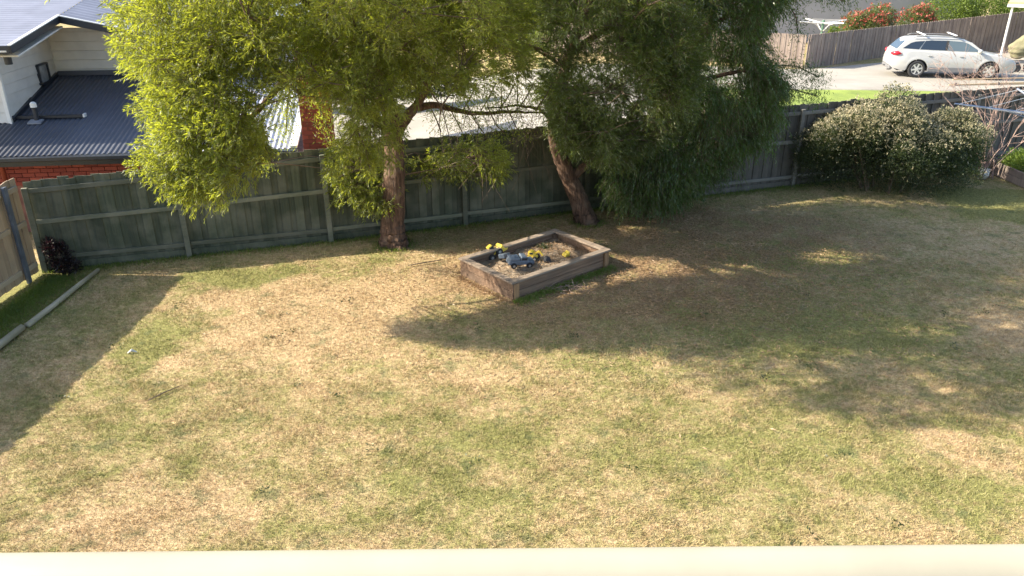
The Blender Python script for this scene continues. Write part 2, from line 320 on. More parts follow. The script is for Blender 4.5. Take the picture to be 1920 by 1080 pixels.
# left fence, tan
lf = fence_root('paling_fence', (-8.5, 12.75, 0), 'tan brown timber side fence with a blue grey steel post in the left corner')
LX = lambda y: -8.47-(12.75-y)*.02
var2 = [paling_mesh('paling', .148, 1.0, M['fence_tan']) for _ in range(5)]
y = 12.68; k = 0
while y > 4.0:
    o = link('paling', var2[random.randrange(5)], lf, (LX(y)+8.5+(-.008 if k % 2 else .008), y-12.75, .05), (0, random.uniform(-.006, .006), R(90))); o.scale = (1, 1, 1.72+random.uniform(-.02, .02)); y -= .132; k += 1
for y in (12.35, 9.7, 7.0, 4.4):
    MB().box((0, 0, .86), (.05, .09, 1.72)).build('post', M['post_steel'], lf, bevel=.004, loc=(LX(y)+8.5+.075, y-12.75, 0))
for ya, yb in ((12.7, 12.42), (12.28, 9.77), (9.63, 7.07), (6.93, 4.47)):
    for z in (.22, .98, 1.60):
        MB().box((0, 0, 0), (.045, ya-yb, .085)).build('rail', M['rail_tan'], lf, bevel=.004, loc=(LX((ya+yb)/2)+8.5+.045, (ya+yb)/2-12.75, z))

# far fence behind the driveway
def far_fence(pts, label, mat, pitch=.12):
    r_ = fence_root('paling_fence', (pts[0][0], pts[0][1], pts[0][2]), label); O = Vector(r_.location)
    first = True
    vv = [paling_mesh('paling', pitch*.93, 1.0, mat, .03) for _ in range(5)]; cnt = 0
    for (x0, y0, z0, h0), (x1, y1, z1, h1) in zip(pts, pts[1:]):
        L = math.hypot(x1-x0, y1-y0); an = math.atan2(y1-y0, x1-x0); N = int(L/pitch)
        for i in range(N):
            if cnt >= 290: break
            t = (i+.5)/N; cnt += 1
            o = link('paling', vv[random.randrange(5)], r_, Vector((x0+(x1-x0)*t+random.uniform(-.012, .012)*math.sin(an)-(.012*math.sin(an) if i % 2 else 0), y0+(y1-y0)*t+(.018*math.cos(an) if i % 2 else 0), z0+(z1-z0)*t))-O, (0, random.uniform(-.01, .01), an))
            o.scale = (1, 1, h0+(h1-h0)*t)
        for z in (.3, .8):
            MB().bar(Vector((x0, y0, z0+h0*z))-O+Vector((0, .06, 0)), Vector((x1, y1, z1+h1*z))-O+Vector((0, .06, 0)), .04, .08).build('rail', mat, r_)
    return r_
far_fence([(12.5, 34.0, .4, 1.5), (17.3, 37.7, .4, 1.48), (25.6, 40.6, .4, 1.95), (34, 42.5, .4, 2.1)], 'grey brown paling fence rising to the right behind the white parked car', M['fence_brown'])
far_fence([(2.0, 41.0, .3, 1.5), (12.44, 34.1, .4, 1.5)], 'sunlit pale paling fence at the left end of the driveway beside the dark tree', M['fence_brown'])

# ------------------------------------------------------------- neighbour's house (left)
ho = empty('neighbour_house', (-4.3, 15.35, -.5), R(7), 'white weatherboard and red brick house with dark corrugated metal roofs beyond the left fence', 'house')
ZB = .5
def corr(name, p00, p10, p01, p11, amp, pitch, mat, parent, per=5):
    # ribs run from p00 to p01 ; profile waves from p00 to p10
    p00, p10, p01, p11 = [Vector(p) for p in (p00, p10, p01, p11)]; Wd = (p10-p00).length; n = int(Wd/pitch*per); nr = (p10-p00).cross(p01-p00).normalized()
    if nr.z < 0: nr = -nr
    V = []; F = []
    for i in range(n+1):
        t = i/n; dz = nr*(amp*math.sin(t*Wd/pitch*2*math.pi))
        a_ = p00.lerp(p10, t)+dz; b_ = p01.lerp(p11, t)+dz; V += [a_, b_, a_-nr*.004, b_-nr*.004]
    for i in range(n):
        q = 4*i; F += [(q, q+1, q+5, q+4), (q+2, q+6, q+7, q+3), (q, q+4, q+6, q+2), (q+1, q+3, q+7, q+5)]
    return MB().add(V, F).build(name, mat, parent, sm=False)
zl = lambda y: 1.70+.215*y+ZB
corr('roof_sheet', (-9.5, -.12, zl(-.12)), (-2.7, -.12, zl(-.12)), (-9.5, 4.08, zl(4.08)), (-2.7, 4.08, zl(4.08)), .011, .1, M['roof_dark'], ho)
tag(corr('roof_sheet', (-2.69, -.12, zl(-.12)), (-.12, -.12, zl(-.12)), (-2.69, 4.08, zl(4.08)), (-.12, 4.08, zl(4.08)), .014, .11, M['roof_silver'], ho), 'sunlit silver corrugated roof sheet')
MB().box((-.06, 2, zl(2)+.02), (.12, 4.3, .05), rx=math.atan(.215)).build('barge_board', M['white'], ho)
gp = MB(); gp.prism([(-.15, 1.56+ZB), (-.06, 1.56+ZB), (-.06, 1.66+ZB), (-.27, 1.66+ZB), (-.27, 1.60+ZB)], 'x', -9.5, -.02); gp.build('gutter', M['trim_dark'], ho)
MB().box((-4.75, -.02, 1.53+ZB), (9.4, .03, .17)).build('fascia', M['trim_dark'], ho)
MB().box((-4.75, .19, 1.47+ZB), (9.4, .38, .02)).build('soffit', M['trim_dark'], ho)
wl = MB().box((-4.75, .58, .96+.0), (9.5, .2, 1.98)).build('brick_wall', M['mortar'], ho)
bm_ = MB().box((0, 0, 0), (.232, .1, .076)).mesh('brick', M['brick'])
for r_ in range(7):
    for c_ in range(23):
        link('brick', bm_, wl, (-7.6+c_*.245+(.12 if r_ % 2 else 0), .48-.015+random.uniform(-.002, .002), .98+ZB+r_*.0865))
MB().tube([(-5.85, .40, 0), (-5.85, .40, 1.40+ZB), (-5.85, .2, 1.50+ZB)], .045, 10).build('downpipe', simple('red_painted_pipe', (0.30, 0.07, 0.045), .5), ho, sm=True)
MB().box((-6.25, -.10, 1.36+ZB), (.2, .16, .22)).build('rain_head', M['trim_dark'], ho, bevel=.02)
MB().box((-4.75, 2.4, .93), (9.3, 3.3, 1.8)).build('wall', M['mortar'], ho)
# chimney
ch = MB().box((.42, .0, 1.95), (.56, .44, 4.3)).build('chimney', M['mortar'], ho)
half = MB().box((0, 0, 0), (.112, .1, .076)).mesh('brick', M['brick'])
for r_ in range(28):
    z = 1.72+r_*.0865; sh = r_ % 2
    xs = [(.26, bm_), (.505, bm_), (.69, half)] if sh else [(.20, half), (.385, bm_), (.63, bm_)]
    for x, m_ in xs: link('brick', m_, ch, (x, -.185+random.uniform(-.002, .002), z))
    for yy in ((-.02, .2) if sh else (-.1, .13)): link('brick', bm_, ch, (.67, yy, z), (0, 0, R(90)))
MB().box((.42, 0, 4.26), (.7, .58, .1)).build('chimney_cap', M['mortar'], ho)
# upper storey walls: lapped weatherboards
def boards(name, p, q, z0, z1, nrm, ztop=None, bh=.2):
    p, q = Vector((*p, 0)), Vector((*q, 0)); nn = Vector((*nrm, 0)); L = (q-p).length; an = math.atan2((q-p).y, (q-p).x)
    back = MB().bar((p.x-nn.x*.06, p.y-nn.y*.06, (z0+z1)/2), (q.x-nn.x*.06, q.y-nn.y*.06, (z0+z1)/2), .08, z1-z0).build(name, M['board'], ho)
    z = z0
    while z < z1-.02:
        h = min(bh, z1-z); b = MB(); A = p+nn*.0; B = q+nn*.0
        V = [A+nn*.028+Vector((0, 0, z)), B+nn*.028+Vector((0, 0, z)), B+nn*.006+Vector((0, 0, z+h)), A+nn*.006+Vector((0, 0, z+h)),
             A-nn*.018+Vector((0, 0, z)), B-nn*.018+Vector((0, 0, z)), B-nn*.018+Vector((0, 0, z+h)), A-nn*.018+Vector((0, 0, z+h))]
        b.add(V, [(0, 1, 2, 3), (5, 4, 7, 6), (0, 4, 5, 1), (3, 2, 6, 7), (0, 3, 7, 4), (1, 5, 6, 2)]).build('weatherboard', M['board'], back); z += bh+.008
    return back
boards('side_wall', (-5.97, 1.43), (-5.97, 4.06), 1.3+ZB, 3.66+ZB, (1, 0))
boards('back_wall', (-6.2, 4.1), (-.3, 4.1), 2.50+ZB, 3.62+ZB, (0, -1))
boards('front_wall', (-9.6, 1.43), (-5.98, 1.43), 1.6+ZB, 3.66+ZB, (0, -1))
MB().box((-5.955, 1.415, 2.7+ZB), (.07, .07, 2.0)).build('corner_trim', M['white'], ho)
MB().box((-3.1, 4.03, zl(4.0)+.06), (5.6, .08, .10)).build('flashing', M['roof_dark'], ho)
MB().bar((-5.93, 1.45, zl(1.45)+.05), (-5.93, 4.0, zl(4.0)+.05), .08, .08).build('flashing', M['trim_dark'], ho)
# side window
wn_ = MB()
for c_, s_ in (((0, -.24, 0), (.06, .045, .42)), ((0, .24, 0), (.06, .045, .42)), ((0, 0, .2), (.06, .44, .04)), ((0, 0, -.2), (.09, .50, .045))): wn_.box(c_, s_)
wf = wn_.build('window', M['trim_dark'], ho, loc=(-5.93, 3.35, 2.72+ZB))
MB().box((-.01, 0, 0), (.012, .44, .36)).build('pane', simple('window_pane', (0.32, 0.33, 0.34), .25), wf)
# upper roof
za = lambda x, y: 3.62+ZB+.14*(y-1)-(.22*(x+5.35) if x > -5.35 else 0)
corr('roof_sheet', (-10, .85, za(-10, .85)), (-10, 11, za(-10, 11)), (-5.35, .85, za(-6, .85)), (-5.35, 11, za(-6, 11)), .010, .20, M['roof_upper'], ho)
corr('roof_sheet', (-5.35, 3.35, za(-5.35, 3.35)), (-5.35, 7.0, za(-5.35, 7)), (.2, 3.35, za(.2, 3.35)), (.2, 7.0, za(.2, 7)), .010, .20, M['roof_upper'], ho)
corr('roof_sheet', (-4.5, 7.0, za(-4.5, 7)+.06), (0, 7.0, za(0, 7)+.06), (-4.5, 11, za(-4.5, 11)+.06), (0, 11, za(0, 11)+.06), .014, .11, M['roof_silver'], ho)
MB().bar((-4.5, 6.97, za(-4.5, 7)-.0), (0, 6.97, za(0, 7)-.0), .05, .16).build('fascia', M['white'], ho)
def fas(p, q, h=.15, t=.04, nm='fascia'): MB().bar(p, q, t, h).build(nm, M['trim_dark'], ho, bevel=.006)
fas((-10, .83, za(-6, .85)-.07), (-5.35, .83, za(-6, .85)-.07)); fas((-5.33, .81, za(-6, .83)-.07), (-5.33, 3.33, za(-6, 3.33)-.07)); fas((-5.33, 3.32, za(-5.34, 3.33)-.07), (.2, 3.32, za(.2, 3.33)-.07))
MB().bar((-5.33, .81, za(-6, .83)+.015), (-5.33, 3.33, za(-6, 3.33)+.015), .06, .02).build('barge_cap', M['white'], ho)
MB().bar((-5.33, 3.31, za(-5.34, 3.33)+.015), (.2, 3.31, za(.2, 3.33)+.015), .06, .02).build('barge_cap', M['white'], ho)
MB().box((-7.7, 1.1, 3.5+ZB), (4.6, .6, .03)).build('soffit', M['board'], ho); MB().box((-2.8, 3.72, 3.3+ZB), (.1, .6, .03)).build('soffit', M['board'], ho)
MB().box((-5.6, 2.3, 3.54+ZB), (.5, 2.4, .03), rx=.14).build('soffit', M['board'], ho)
MB().cyl((-5.62, 1.25, 3.42+ZB), (-5.62, 1.25, 3.2+ZB), .07).build('security_light', M['trim_dark'], ho, sm=False)
# vent pipe and flashing tray on the lean-to
vp = MB().cyl((-5.45, 1.45, zl(1.45)-.02), (-5.45, 1.45, zl(1.45)+.30), .05).build('vent_pipe', M['trim_dark'], ho)
MB().tube([(-5.45, 1.45, zl(1.45)+.30), (-5.45, 1.45, zl(1.45)+.38), (-5.45, 1.45, zl(1.45)+.41)], [.062, .062, .03], 12).build('cap', M['white'], vp)
MB().box((-5.45, 1.38, zl(1.38)+.03), (.26, .2, .03), rx=.2).build('collar', M['galv'], vp)
MB().box((-5.25, 1.62, zl(1.62)+.035), (1.35, .12, .05)).build('flashing', M['trim_dark'], ho); MB().box((-4.56, 1.62, zl(1.62)+.045), (.03, .13, .07)).build('flashing_end', M['white'], ho)
# ------------------------------------------------------------- handrail and deck at the camera
hr = empty('balcony_rail', (0, .441, 3.9975), .012, 'cream painted balcony handrail running across the bottom of the view', 'handrail')
MB().tube([(-3.2, 0, .965), (-1, 0, .965), (1, 0, .965), (3.2, 0, .965)], .0235, 32).build('handrail', M['cream'], hr, sm=True)
for x in (-3, -1.5, 0, 1.5, 3): MB().box((x, 0, .48), (.03, .03, .93)).build('post', M['cream'], hr, bevel=.004)
MB().box((0, 0, .09), (6.3, .03, .04)).build('bottom_rail', M['cream'], hr)
dk = empty('balcony_deck', (0, -1.1, 0), 0, 'timber balcony deck under the cream handrail', 'deck')
for i in range(22): MB().box((0, 1.46-i*.14, 3.97), (6.6, .132, .03)).build('deck_board', M['deck'], dk)
for x in (-3.1, 0, 3.1): MB().box((x, 1.3, 1.9), (.12, .12, 3.8)).build('post', M['cream'], dk)
MB().box((0, 1.46, 3.86), (6.6, .04, .19)).build('edge_beam', M['cream'], dk)

# ------------------------------------------------------------- sandpit
SA = R(40.5); SP = empty('sandpit', (.42, 12.88, 0), SA, 'low brown timber sandpit on the lawn holding sand, dry leaves and toys', 'sandpit')
L, W_ = 2.36, 1.47
for sx, hx in ((0, 1),):
    for sy in (-1, 1):
        for k in range(2): MB().box((0, sy*(W_/2-.06), .078+k*.15), (L-.17, .045, .142)).build('plank', M['sleeper'], SP, bevel=.005)
for sx in (-1, 1):
    for k in range(2): MB().box((sx*(L/2-.06), 0, .078+k*.15), (.045, W_-.03, .142)).build('plank', M['sleeper'], SP, bevel=.005)
for sx in (-1, 1):
    for sy in (-1, 1):
        MB().box((sx*(L/2-.12), sy*(W_/2-.12), .15), (.07, .07, .29)).build('corner_post', M['sleeper'], SP, bevel=.004)
    MB().box((sx*(L/2-.13)+(.03 if sx > 0 else -.02), -(W_/2-.018), .15), (.105, .036, .29)).build('cleat', M['cleat'], SP, bevel=.004)
for sy in (-1, 1): MB().box((0, sy*(W_/2-.065), .325), (L, .13, .034), rz=random.uniform(-.004, .004)).build('cap_board', M['cap'], SP, bevel=.006)
for sx in (-1, 1): MB().box((sx*(L/2-.065), 0, .325+.002), (.13, W_-.266, .034)).build('cap_board', M['cap'], SP, bevel=.006)
u = np.linspace(-L/2+.09, L/2-.09, 50); v = np.linspace(-W_/2+.09, W_/2-.09, 34); U, V_ = np.meshgrid(u, v)
def sandz(x, y): return .165+.045*np.sin(x*2.6+1)*np.cos(y*3.1)+.025*np.sin(x*9+y*5)*np.sin(y*8-x*3)+.03*(x > .1)
tag(link('sand', gridmesh('sand', U, V_, sandz(U, V_), M['sand']), SP), kind='stuff')

# ------------------------------------------------------------- leaf helpers
def leaves(name, pos, dr, ln, wd, mat, rnd, parent=None, bend=.18):
    N = len(pos); dr = dr/np.linalg.norm(dr, axis=1, keepdims=True)
    q = rng.normal(size=(N, 3)); s_ = np.cross(dr, q); s_ /= np.linalg.norm(s_, axis=1, keepdims=True); nn = np.cross(dr, s_)
    ln = np.broadcast_to(ln, (N,))[:, None]; wd = np.broadcast_to(wd, (N,))[:, None]
    mid = pos+dr*ln*.45+nn*ln*bend*rng.uniform(-1, 1, (N, 1)); tip = pos+dr*ln
    V = np.stack([pos, mid-s_*wd/2, mid+s_*wd/2, tip], 1).reshape(-1, 3)
    i = np.arange(N)[:, None]*4; F = np.concatenate([i+[[0, 1, 2]], i+[[2, 1, 3]]], 1).reshape(-1, 3)
    return link(name, npmesh(name, V, F, mat, np.repeat(rnd, 4)), parent)
def sprays(centres, rad, per, nl, slen, droop, centre, outw=.8):
    """twiglets (sprays) around clump centres; returns leaf base points and directions and the twiglets"""
    C_ = np.repeat(centres, per, 0); S = len(C_); q = rng.normal(size=(S, 3)); q /= np.linalg.norm(q, axis=1, keepdims=True)
    st = C_+q*rad*rng.uniform(0, .8, (S, 1))
    o = C_-centre; o /= np.linalg.norm(o, axis=1, keepdims=True)+1e-6
    d0 = q*.9+o*outw+np.array([0, 0, .15]); d0 /= np.linalg.norm(d0, axis=1, keepdims=True)
    sl_ = slen*rng.uniform(.6, 1.25, (S, 1)); t = np.linspace(.08, 1, nl)[None, :, None]
    P = st[:, None]+d0[:, None]*sl_[:, None]*t+np.array([0, 0, -1.0])*droop*sl_[:, None]*t**2
    D = d0[:, None]+np.array([0, 0, -2.0])*droop*t; r_ = rng.normal(size=(S, nl, 3))
    D = D/np.linalg.norm(D, axis=2, keepdims=True)+r_*.48+np.array([0, 0, -.25-droop*.4])
    return P.reshape(-1, 3), D.reshape(-1, 3), st, P[:, -1]
def dec(s_): return np.array([[float(v) for v in q.split(',')] for q in s_.split()])/100.0
def twigs(name, a_, b_, rad, mat, parent):
    """thin three-sided sticks from a to b, one mesh"""
    N = len(a_); d = b_-a_; d /= np.linalg.norm(d, axis=1, keepdims=True)+1e-9; q = np.cross(d, rng.normal(size=(N, 3))); q /= np.linalg.norm(q, axis=1, keepdims=True); r2 = np.cross(d, q)
    V = []
    for P_, rr in ((a_, rad), (b_, rad*.4)):
        for k in range(3): V.append(P_+(q*math.cos(k*2.094)+r2*math.sin(k*2.094))*rr)
    V = np.stack(V, 1).reshape(-1, 3); i = np.arange(N)[:, None]*6
    F = np.concatenate([i+[[0, 1, 4, 3]], i+[[1, 2, 5, 4]], i+[[2, 0, 3, 5]]], 1).reshape(-1, 4)
    return link(name, npmesh(name, V, F, mat), parent)
def tree(loc, label, trunk, trad, limbs, big, upper, small, leafmat, centre, per, llen, lwid, droop, nl=8, slen=.28):
    t = empty('tree', loc, 0, label, 'tree'); O = np.array(loc)
    def P(q): return [tuple(np.array(p)-O) for p in q]
    def fine(pts, rad, k=6):
        out, ro = [], []
        for i in range(len(pts)-1):
            for j in range(k):
                f = j/k; out.append(tuple(np.array(pts[i])*(1-f)+np.array(pts[i+1])*f+rng.normal(size=3)*.008*min(1, i+j))); ro.append(rad[i]*(1-f)+rad[i+1]*f)
        return out+[pts[-1]], ro+[rad[-1]]
    a_, b_ = fine(P(trunk), trad); MB().tube(a_, b_, 22, rough=.13).build('trunk', M['bark'], t, sm=True)
    for pts, r_ in limbs:
        a_, b_ = fine(P(pts), r_, 5); MB().tube(a_, b_, 10, rough=.1).build('branch', M['bark'], t, sm=True)
    # limbs reach into the clumps: each clump hangs on a stick from the nearest wood
    wood_ = np.array([p for pts, _ in limbs for p in fine(pts, _, 8)[0]]+[p for p in fine(trunk[3:], trad[3:], 8)[0]])
    allc = np.concatenate([big, upper, small]); A, B, Rr = [], [], []
    for c_ in allc:
        dd = np.linalg.norm(wood_-c_, axis=1); j = int(np.argmin(dd+np.where(wood_[:, 2] > c_[2]+.3, .6, 0))); s0 = wood_[j]; mid = (s0+c_)/2+np.array([0, 0, .12*dd[j]])+rng.normal(size=3)*.05*dd[j]
        A += [s0, mid]; B += [mid, c_]; Rr += [.010+.006*dd[j], .007+.003*dd[j]]
        if dd[j] > .8: wood_ = np.concatenate([wood_, [mid]])
    A, B, Rr = np.array(A), np.array(B), np.array(Rr)[:, None]
    tag(twigs('twigs', A-O, B-O, Rr, M['twig'], t), kind='stuff')
    p1, d1, s1, e1 = sprays(big, .33, per, nl, slen, droop, centre); p2, d2, s2, e2 = sprays(small, .19, max(4, int(per*.4)), nl, slen*.62, droop, centre); p3, d3, s3, e3 = sprays(upper, .36, 15, 9, .34, droop, centre)
    tag(twigs('twiglets', np.concatenate([s1, s2, s3])-O, np.concatenate([e1, e2, e3])-O, .0028, M['twig'], t), kind='stuff')
    P_ = np.concatenate([p1, p2, p3])-O; D_ = np.concatenate([d1, d2, d3]); big_ = np.arange(len(P_)) >= len(p1)+len(p2)
    keep = (P_[:, 2] > .12); P_, D_, big_ = P_[keep], D_[keep], big_[keep]; N = len(P_); sc_ = np.where(big_, 1.5, 1.0)
    c = leaves('crown', P_, D_, sc_*llen*rng.uniform(.65, 1.3, N), sc_**1.6*lwid*rng.uniform(.8, 1.2, N), leafmat, rng.uniform(0, 1, N), t)
    tag(c, kind='stuff'); return t

# clump centres of the three crowns in centimetres (x,y,z)
CL1="-443,1069,349 -272,1223,483 -246,1455,332 -68,1353,489 -238,1202,328 -274,1178,378 -389,1145,425 -99,1248,460 -19,1497,427 -451,1259,503 -362,1201,477 -128,1040,477 -342,1059,449 -187,1241,438 -24,1315,474 -490,1090,277 -321,1239,397 -465,1204,397 -352,1092,399 -153,1438,319 -224,1414,427 -307,1494,311 -394,1239,478 -140,1439,422 -349,1438,451 -118,1142,398 -384,1102,479 -323,1271,419 -215,1203,261 -275,1226,349 -84,1417,409 -318,995,436 -413,1050,260 15,1308,435 5,1457,443 -44,1194,351 13,1506,376 -373,1049,442 -242,1187,261 -455,1050,474 -362,1239,513 -485,1114,412 -362,1078,428 -278,1463,459 -406,1062,437 -148,1383,411 -233,1234,407 -167,1481,479 -172,1474,308 -436,1096,515 -224,1422,380 -215,1128,431 -374,1044,317 -38,993,456 -104,1366,417 -254,1263,352 -246,1083,449 -9,1165,457 -88,1325,506 -354,1161,467 -237,1497,426 -70,1337,443 -25,1048,440 -240,1444,404 2,1274,412 -129,1410,424 -293,1257,370 -479,1088,235 -542,1118,503 -545,1166,403 -418,1146,293 -225,1210,388 -364,1099,506 -522,1177,439 -148,1236,442 -264,1344,415 -231,1169,421 -402,1057,393 -445,1041,309 -368,1492,493 -398,1029,450 -162,1347,428 -295,1113,371 -543,1190,482 -89,1187,233 -303,1459,477 -161,1193,497 -288,1410,380 -276,1240,401 -443,1179,466 -146,1199,362 -149,1463,453 -336,947,513 -198,1228,349 -206,1459,446 -506,1204,444 -569,1207,514 -228,1306,433 -18,1187,389 -391,1127,499 -373,1268,441 -77,1167,372 -205,1295,450 -197,1159,427 -212,1203,312 -228,1378,396 -491,1227,455 -247,1134,368 -22,1283,445 -482,1087,393 -165,1119,447 -139,894,513 -414,1276,458 -447,1229,444 -215,1476,388 -390,1030,355 -52,1310,413 -130,1105,440 -349,1410,499 -315,1058,350 -227,1093,340 -352,1275,489 -295,1091,410 -47,1234,433 -430,1113,360 16,1314,363 -109,1309,486 -336,1096,442 -136,1480,427 -179,1058,453 -430,1068,381 -319,1091,375 -79,1211,432 -147,1276,454 -171,1263,405 -163,1323,473 -162,1150,389 -194,1180,364 18,1294,499 -430,1061,228 -495,1162,456 -203,1152,273 -478,1117,465 -212,1206,421 -227,1056,467 -519,1124,459 -322,1422,396 -407,1210,433 -172,1091,419 -90,1196,399 -247,1082,366 -258,1119,424 -286,1526,295 -463,1125,280 -353,1235,452 -402,1108,373 -437,1153,435 -451,1083,456 -104,1184,443 -157,949,509 -296,1242,482 -142,1067,461 -308,1482,420 -228,1418,312 -301,1062,513 -392,1287,483 -63,1452,415 -332,1454,381 -419,1131,383 -177,1257,465 -265,1436,463 -288,1032,376 -2,1476,412 -177,1103,341 -423,1036,377 -360,1216,427 -368,1476,430 -212,1549,297 -508,1080,419 -100,1422,375 -130,1455,382 -204,942,478 -275,1309,443 -226,1276,371 -114,1233,428 -332,874,508 -46,1553,309 17,1495,338 -316,1187,441 -330,1060,498 -122,1059,431 -348,995,493 -244,1210,284 -383,1064,249 -320,1074,426 -233,1512,321 -178,1507,327 -379,1021,421 -437,1063,509 -257,1485,297 -186,1159,318 -39,1169,433 -445,1157,348 -284,1445,383 -93,1349,369 -448,1094,418 -217,1054,367 -213,1246,475 -233,1240,441 -399,1112,441 -463,1035,404 -57,1306,469 -458,1076,275 -252,1164,344 -304,974,502 -297,1051,418 -48,1422,377 -400,1099,513 -436,1453,480 11,1373,437 -426,1059,413 -412,1158,478 -205,1245,379 35,1096,502 -150,1370,337 -364,1135,482 -349,1072,357 -76,1373,343 -416,1119,330 -447,1024,460 -394,1388,458 -46,1155,461 -2,1371,474 -188,1210,455 -280,1129,406 -209,1361,446 -271,1154,422 -263,1510,349 -262,1193,481 -368,1248,398 -180,990,489 -264,965,496 -32,967,504 -97,1162,471 -490,1076,446 -224,1132,340 -15,1227,431 -417,1484,421 -100,1316,449 -219,1233,294 -331,1234,481 -202,1492,431 -29,1529,377 -523,1154,376 -300,1262,511 -315,1266,472 -134,1049,515 -423,1066,318 -403,1241,428 -371,1076,319 -63,1247,466 -261,1427,341 -155,997,445 -131,1173,418 -333,1118,394 -252,1190,406 -151,1426,389 -260,1383,372 -442,1087,213 -481,1158,340 -221,1173,294 -216,1123,372 -2,1282,359 -450,1274,468 -106,1395,326 -335,907,491 -48,945,491 -492,1080,328 -288,1258,452 -259,1404,105 -22,1309,416"
CL2="247,1485,354 205,1557,267 307,1550,254 315,1475,373 56,1563,475 55,1593,365 74,1395,482 230,1629,367 207,1481,385 163,1280,382 138,1420,196 94,1320,333 115,1467,209 180,1328,467 208,1526,279 280,1541,326 224,1468,414 75,1619,265 88,1483,301 108,1465,503 178,1471,245 207,1476,354 218,1486,203 135,1482,237 239,1351,428 214,1453,476 113,1568,437 88,1560,456 281,1473,390 302,1506,328 266,1449,407 218,1599,386 292,1492,266 276,1506,316 260,1563,316 224,1370,406 184,1542,480 189,1420,224 84,1586,426 235,1513,330 257,1541,287 110,1319,399 228,1520,243 143,1493,286 274,1585,290 194,1620,423 30,1265,492 92,1388,463 334,1469,337 150,1495,218 120,1090,503 248,1475,384 234,1441,404 254,1491,446 280,1452,356 129,1539,278 307,1541,313 150,1553,204 257,1566,448 179,1580,415 147,1349,368 284,1500,494 109,1421,221 156,1431,247 246,1287,483 266,1483,198 153,1309,439 246,1515,481 195,1536,392 306,1522,235 277,1391,421 312,1490,436 211,1326,391 295,1416,361 241,1522,440 319,1414,348 257,1528,226 206,1351,375 336,1525,307 239,1576,278 210,1299,373 141,1573,186 35,1490,489 170,1459,183 233,1530,353 99,1541,232 122,1361,427 180,1505,399 187,1561,292 167,1508,477 316,1570,295 223,1451,351 156,1572,229 94,1507,333 194,1568,229 315,1459,306 201,1452,205 253,1515,397 72,1361,498 -131,1291,503 193,1488,462 164,1534,228 264,1439,382 178,1615,394 82,1449,282 315,1592,252 190,1375,368 122,1443,271 122,1409,249 172,1476,402 182,1534,296 285,1434,278 256,1535,337 146,1518,201 218,1311,304 220,1440,173 325,1448,367 129,1552,239 240,1340,401 265,1410,273 178,1578,272 157,1510,353 211,1448,238 64,1603,475 130,1119,469 65,1539,445 15,1536,495 268,1486,299 178,1429,198 82,1064,448 73,1298,463 61,1234,452 277,1477,364 219,1441,380 143,1397,217 258,1568,482 86,1323,413 145,1585,254 251,1379,338 324,1546,207 200,1259,447 293,1537,452 79,1300,368 115,1564,176 254,1412,330 263,1545,412 121,1284,413 263,1396,390 120,1314,299 253,1419,406 106,1589,284 221,1545,318 284,1452,487 162,1408,191 177,1518,501 307,1392,323 256,1562,253 130,1565,290 116,1467,255 77,1636,385 232,1547,391 240,1481,187 309,1504,297 97,1486,265 85,1352,417 299,1515,201 111,1595,246 52,1370,451 224,1501,372 288,1414,306 218,1510,426 188,1568,464 63,1576,385 347,1577,250 134,1332,477 270,1437,224 170,1349,205 293,1423,494 275,1493,238 95,1419,249 277,1479,325 309,1488,400 173,1318,419 97,1325,360 38,1609,455 85,1621,448 102,1567,299 370,1286,504 240,1421,364 -12,1566,489 101,1523,209 124,1462,297 274,1347,380 320,1432,393 178,1313,364 71,1487,498 137,1487,191 208,1419,197 73,1514,488 193,1414,381 264,1443,458 74,1573,341 224,1196,464 61,1262,507 285,1213,480 130,1615,266 194,1561,429 285,1569,233 277,1488,464 128,1150,500 126,1330,365 51,1334,493 219,1406,416 85,1535,299 195,1513,201 149,1464,217 216,1389,381 79,1520,271 325,1547,278 500,1175,515 85,1558,370 159,1310,292 158,1323,247 309,1433,310 100,1348,473 293,1552,290 324,1492,267 221,1525,503 254,1469,491 238,1455,449 262,1469,433 295,1364,282 286,1347,423 240,1431,278 243,1431,211 216,1542,423 266,1312,379 150,1433,217 237,1511,166 159,1521,253 101,1565,493"
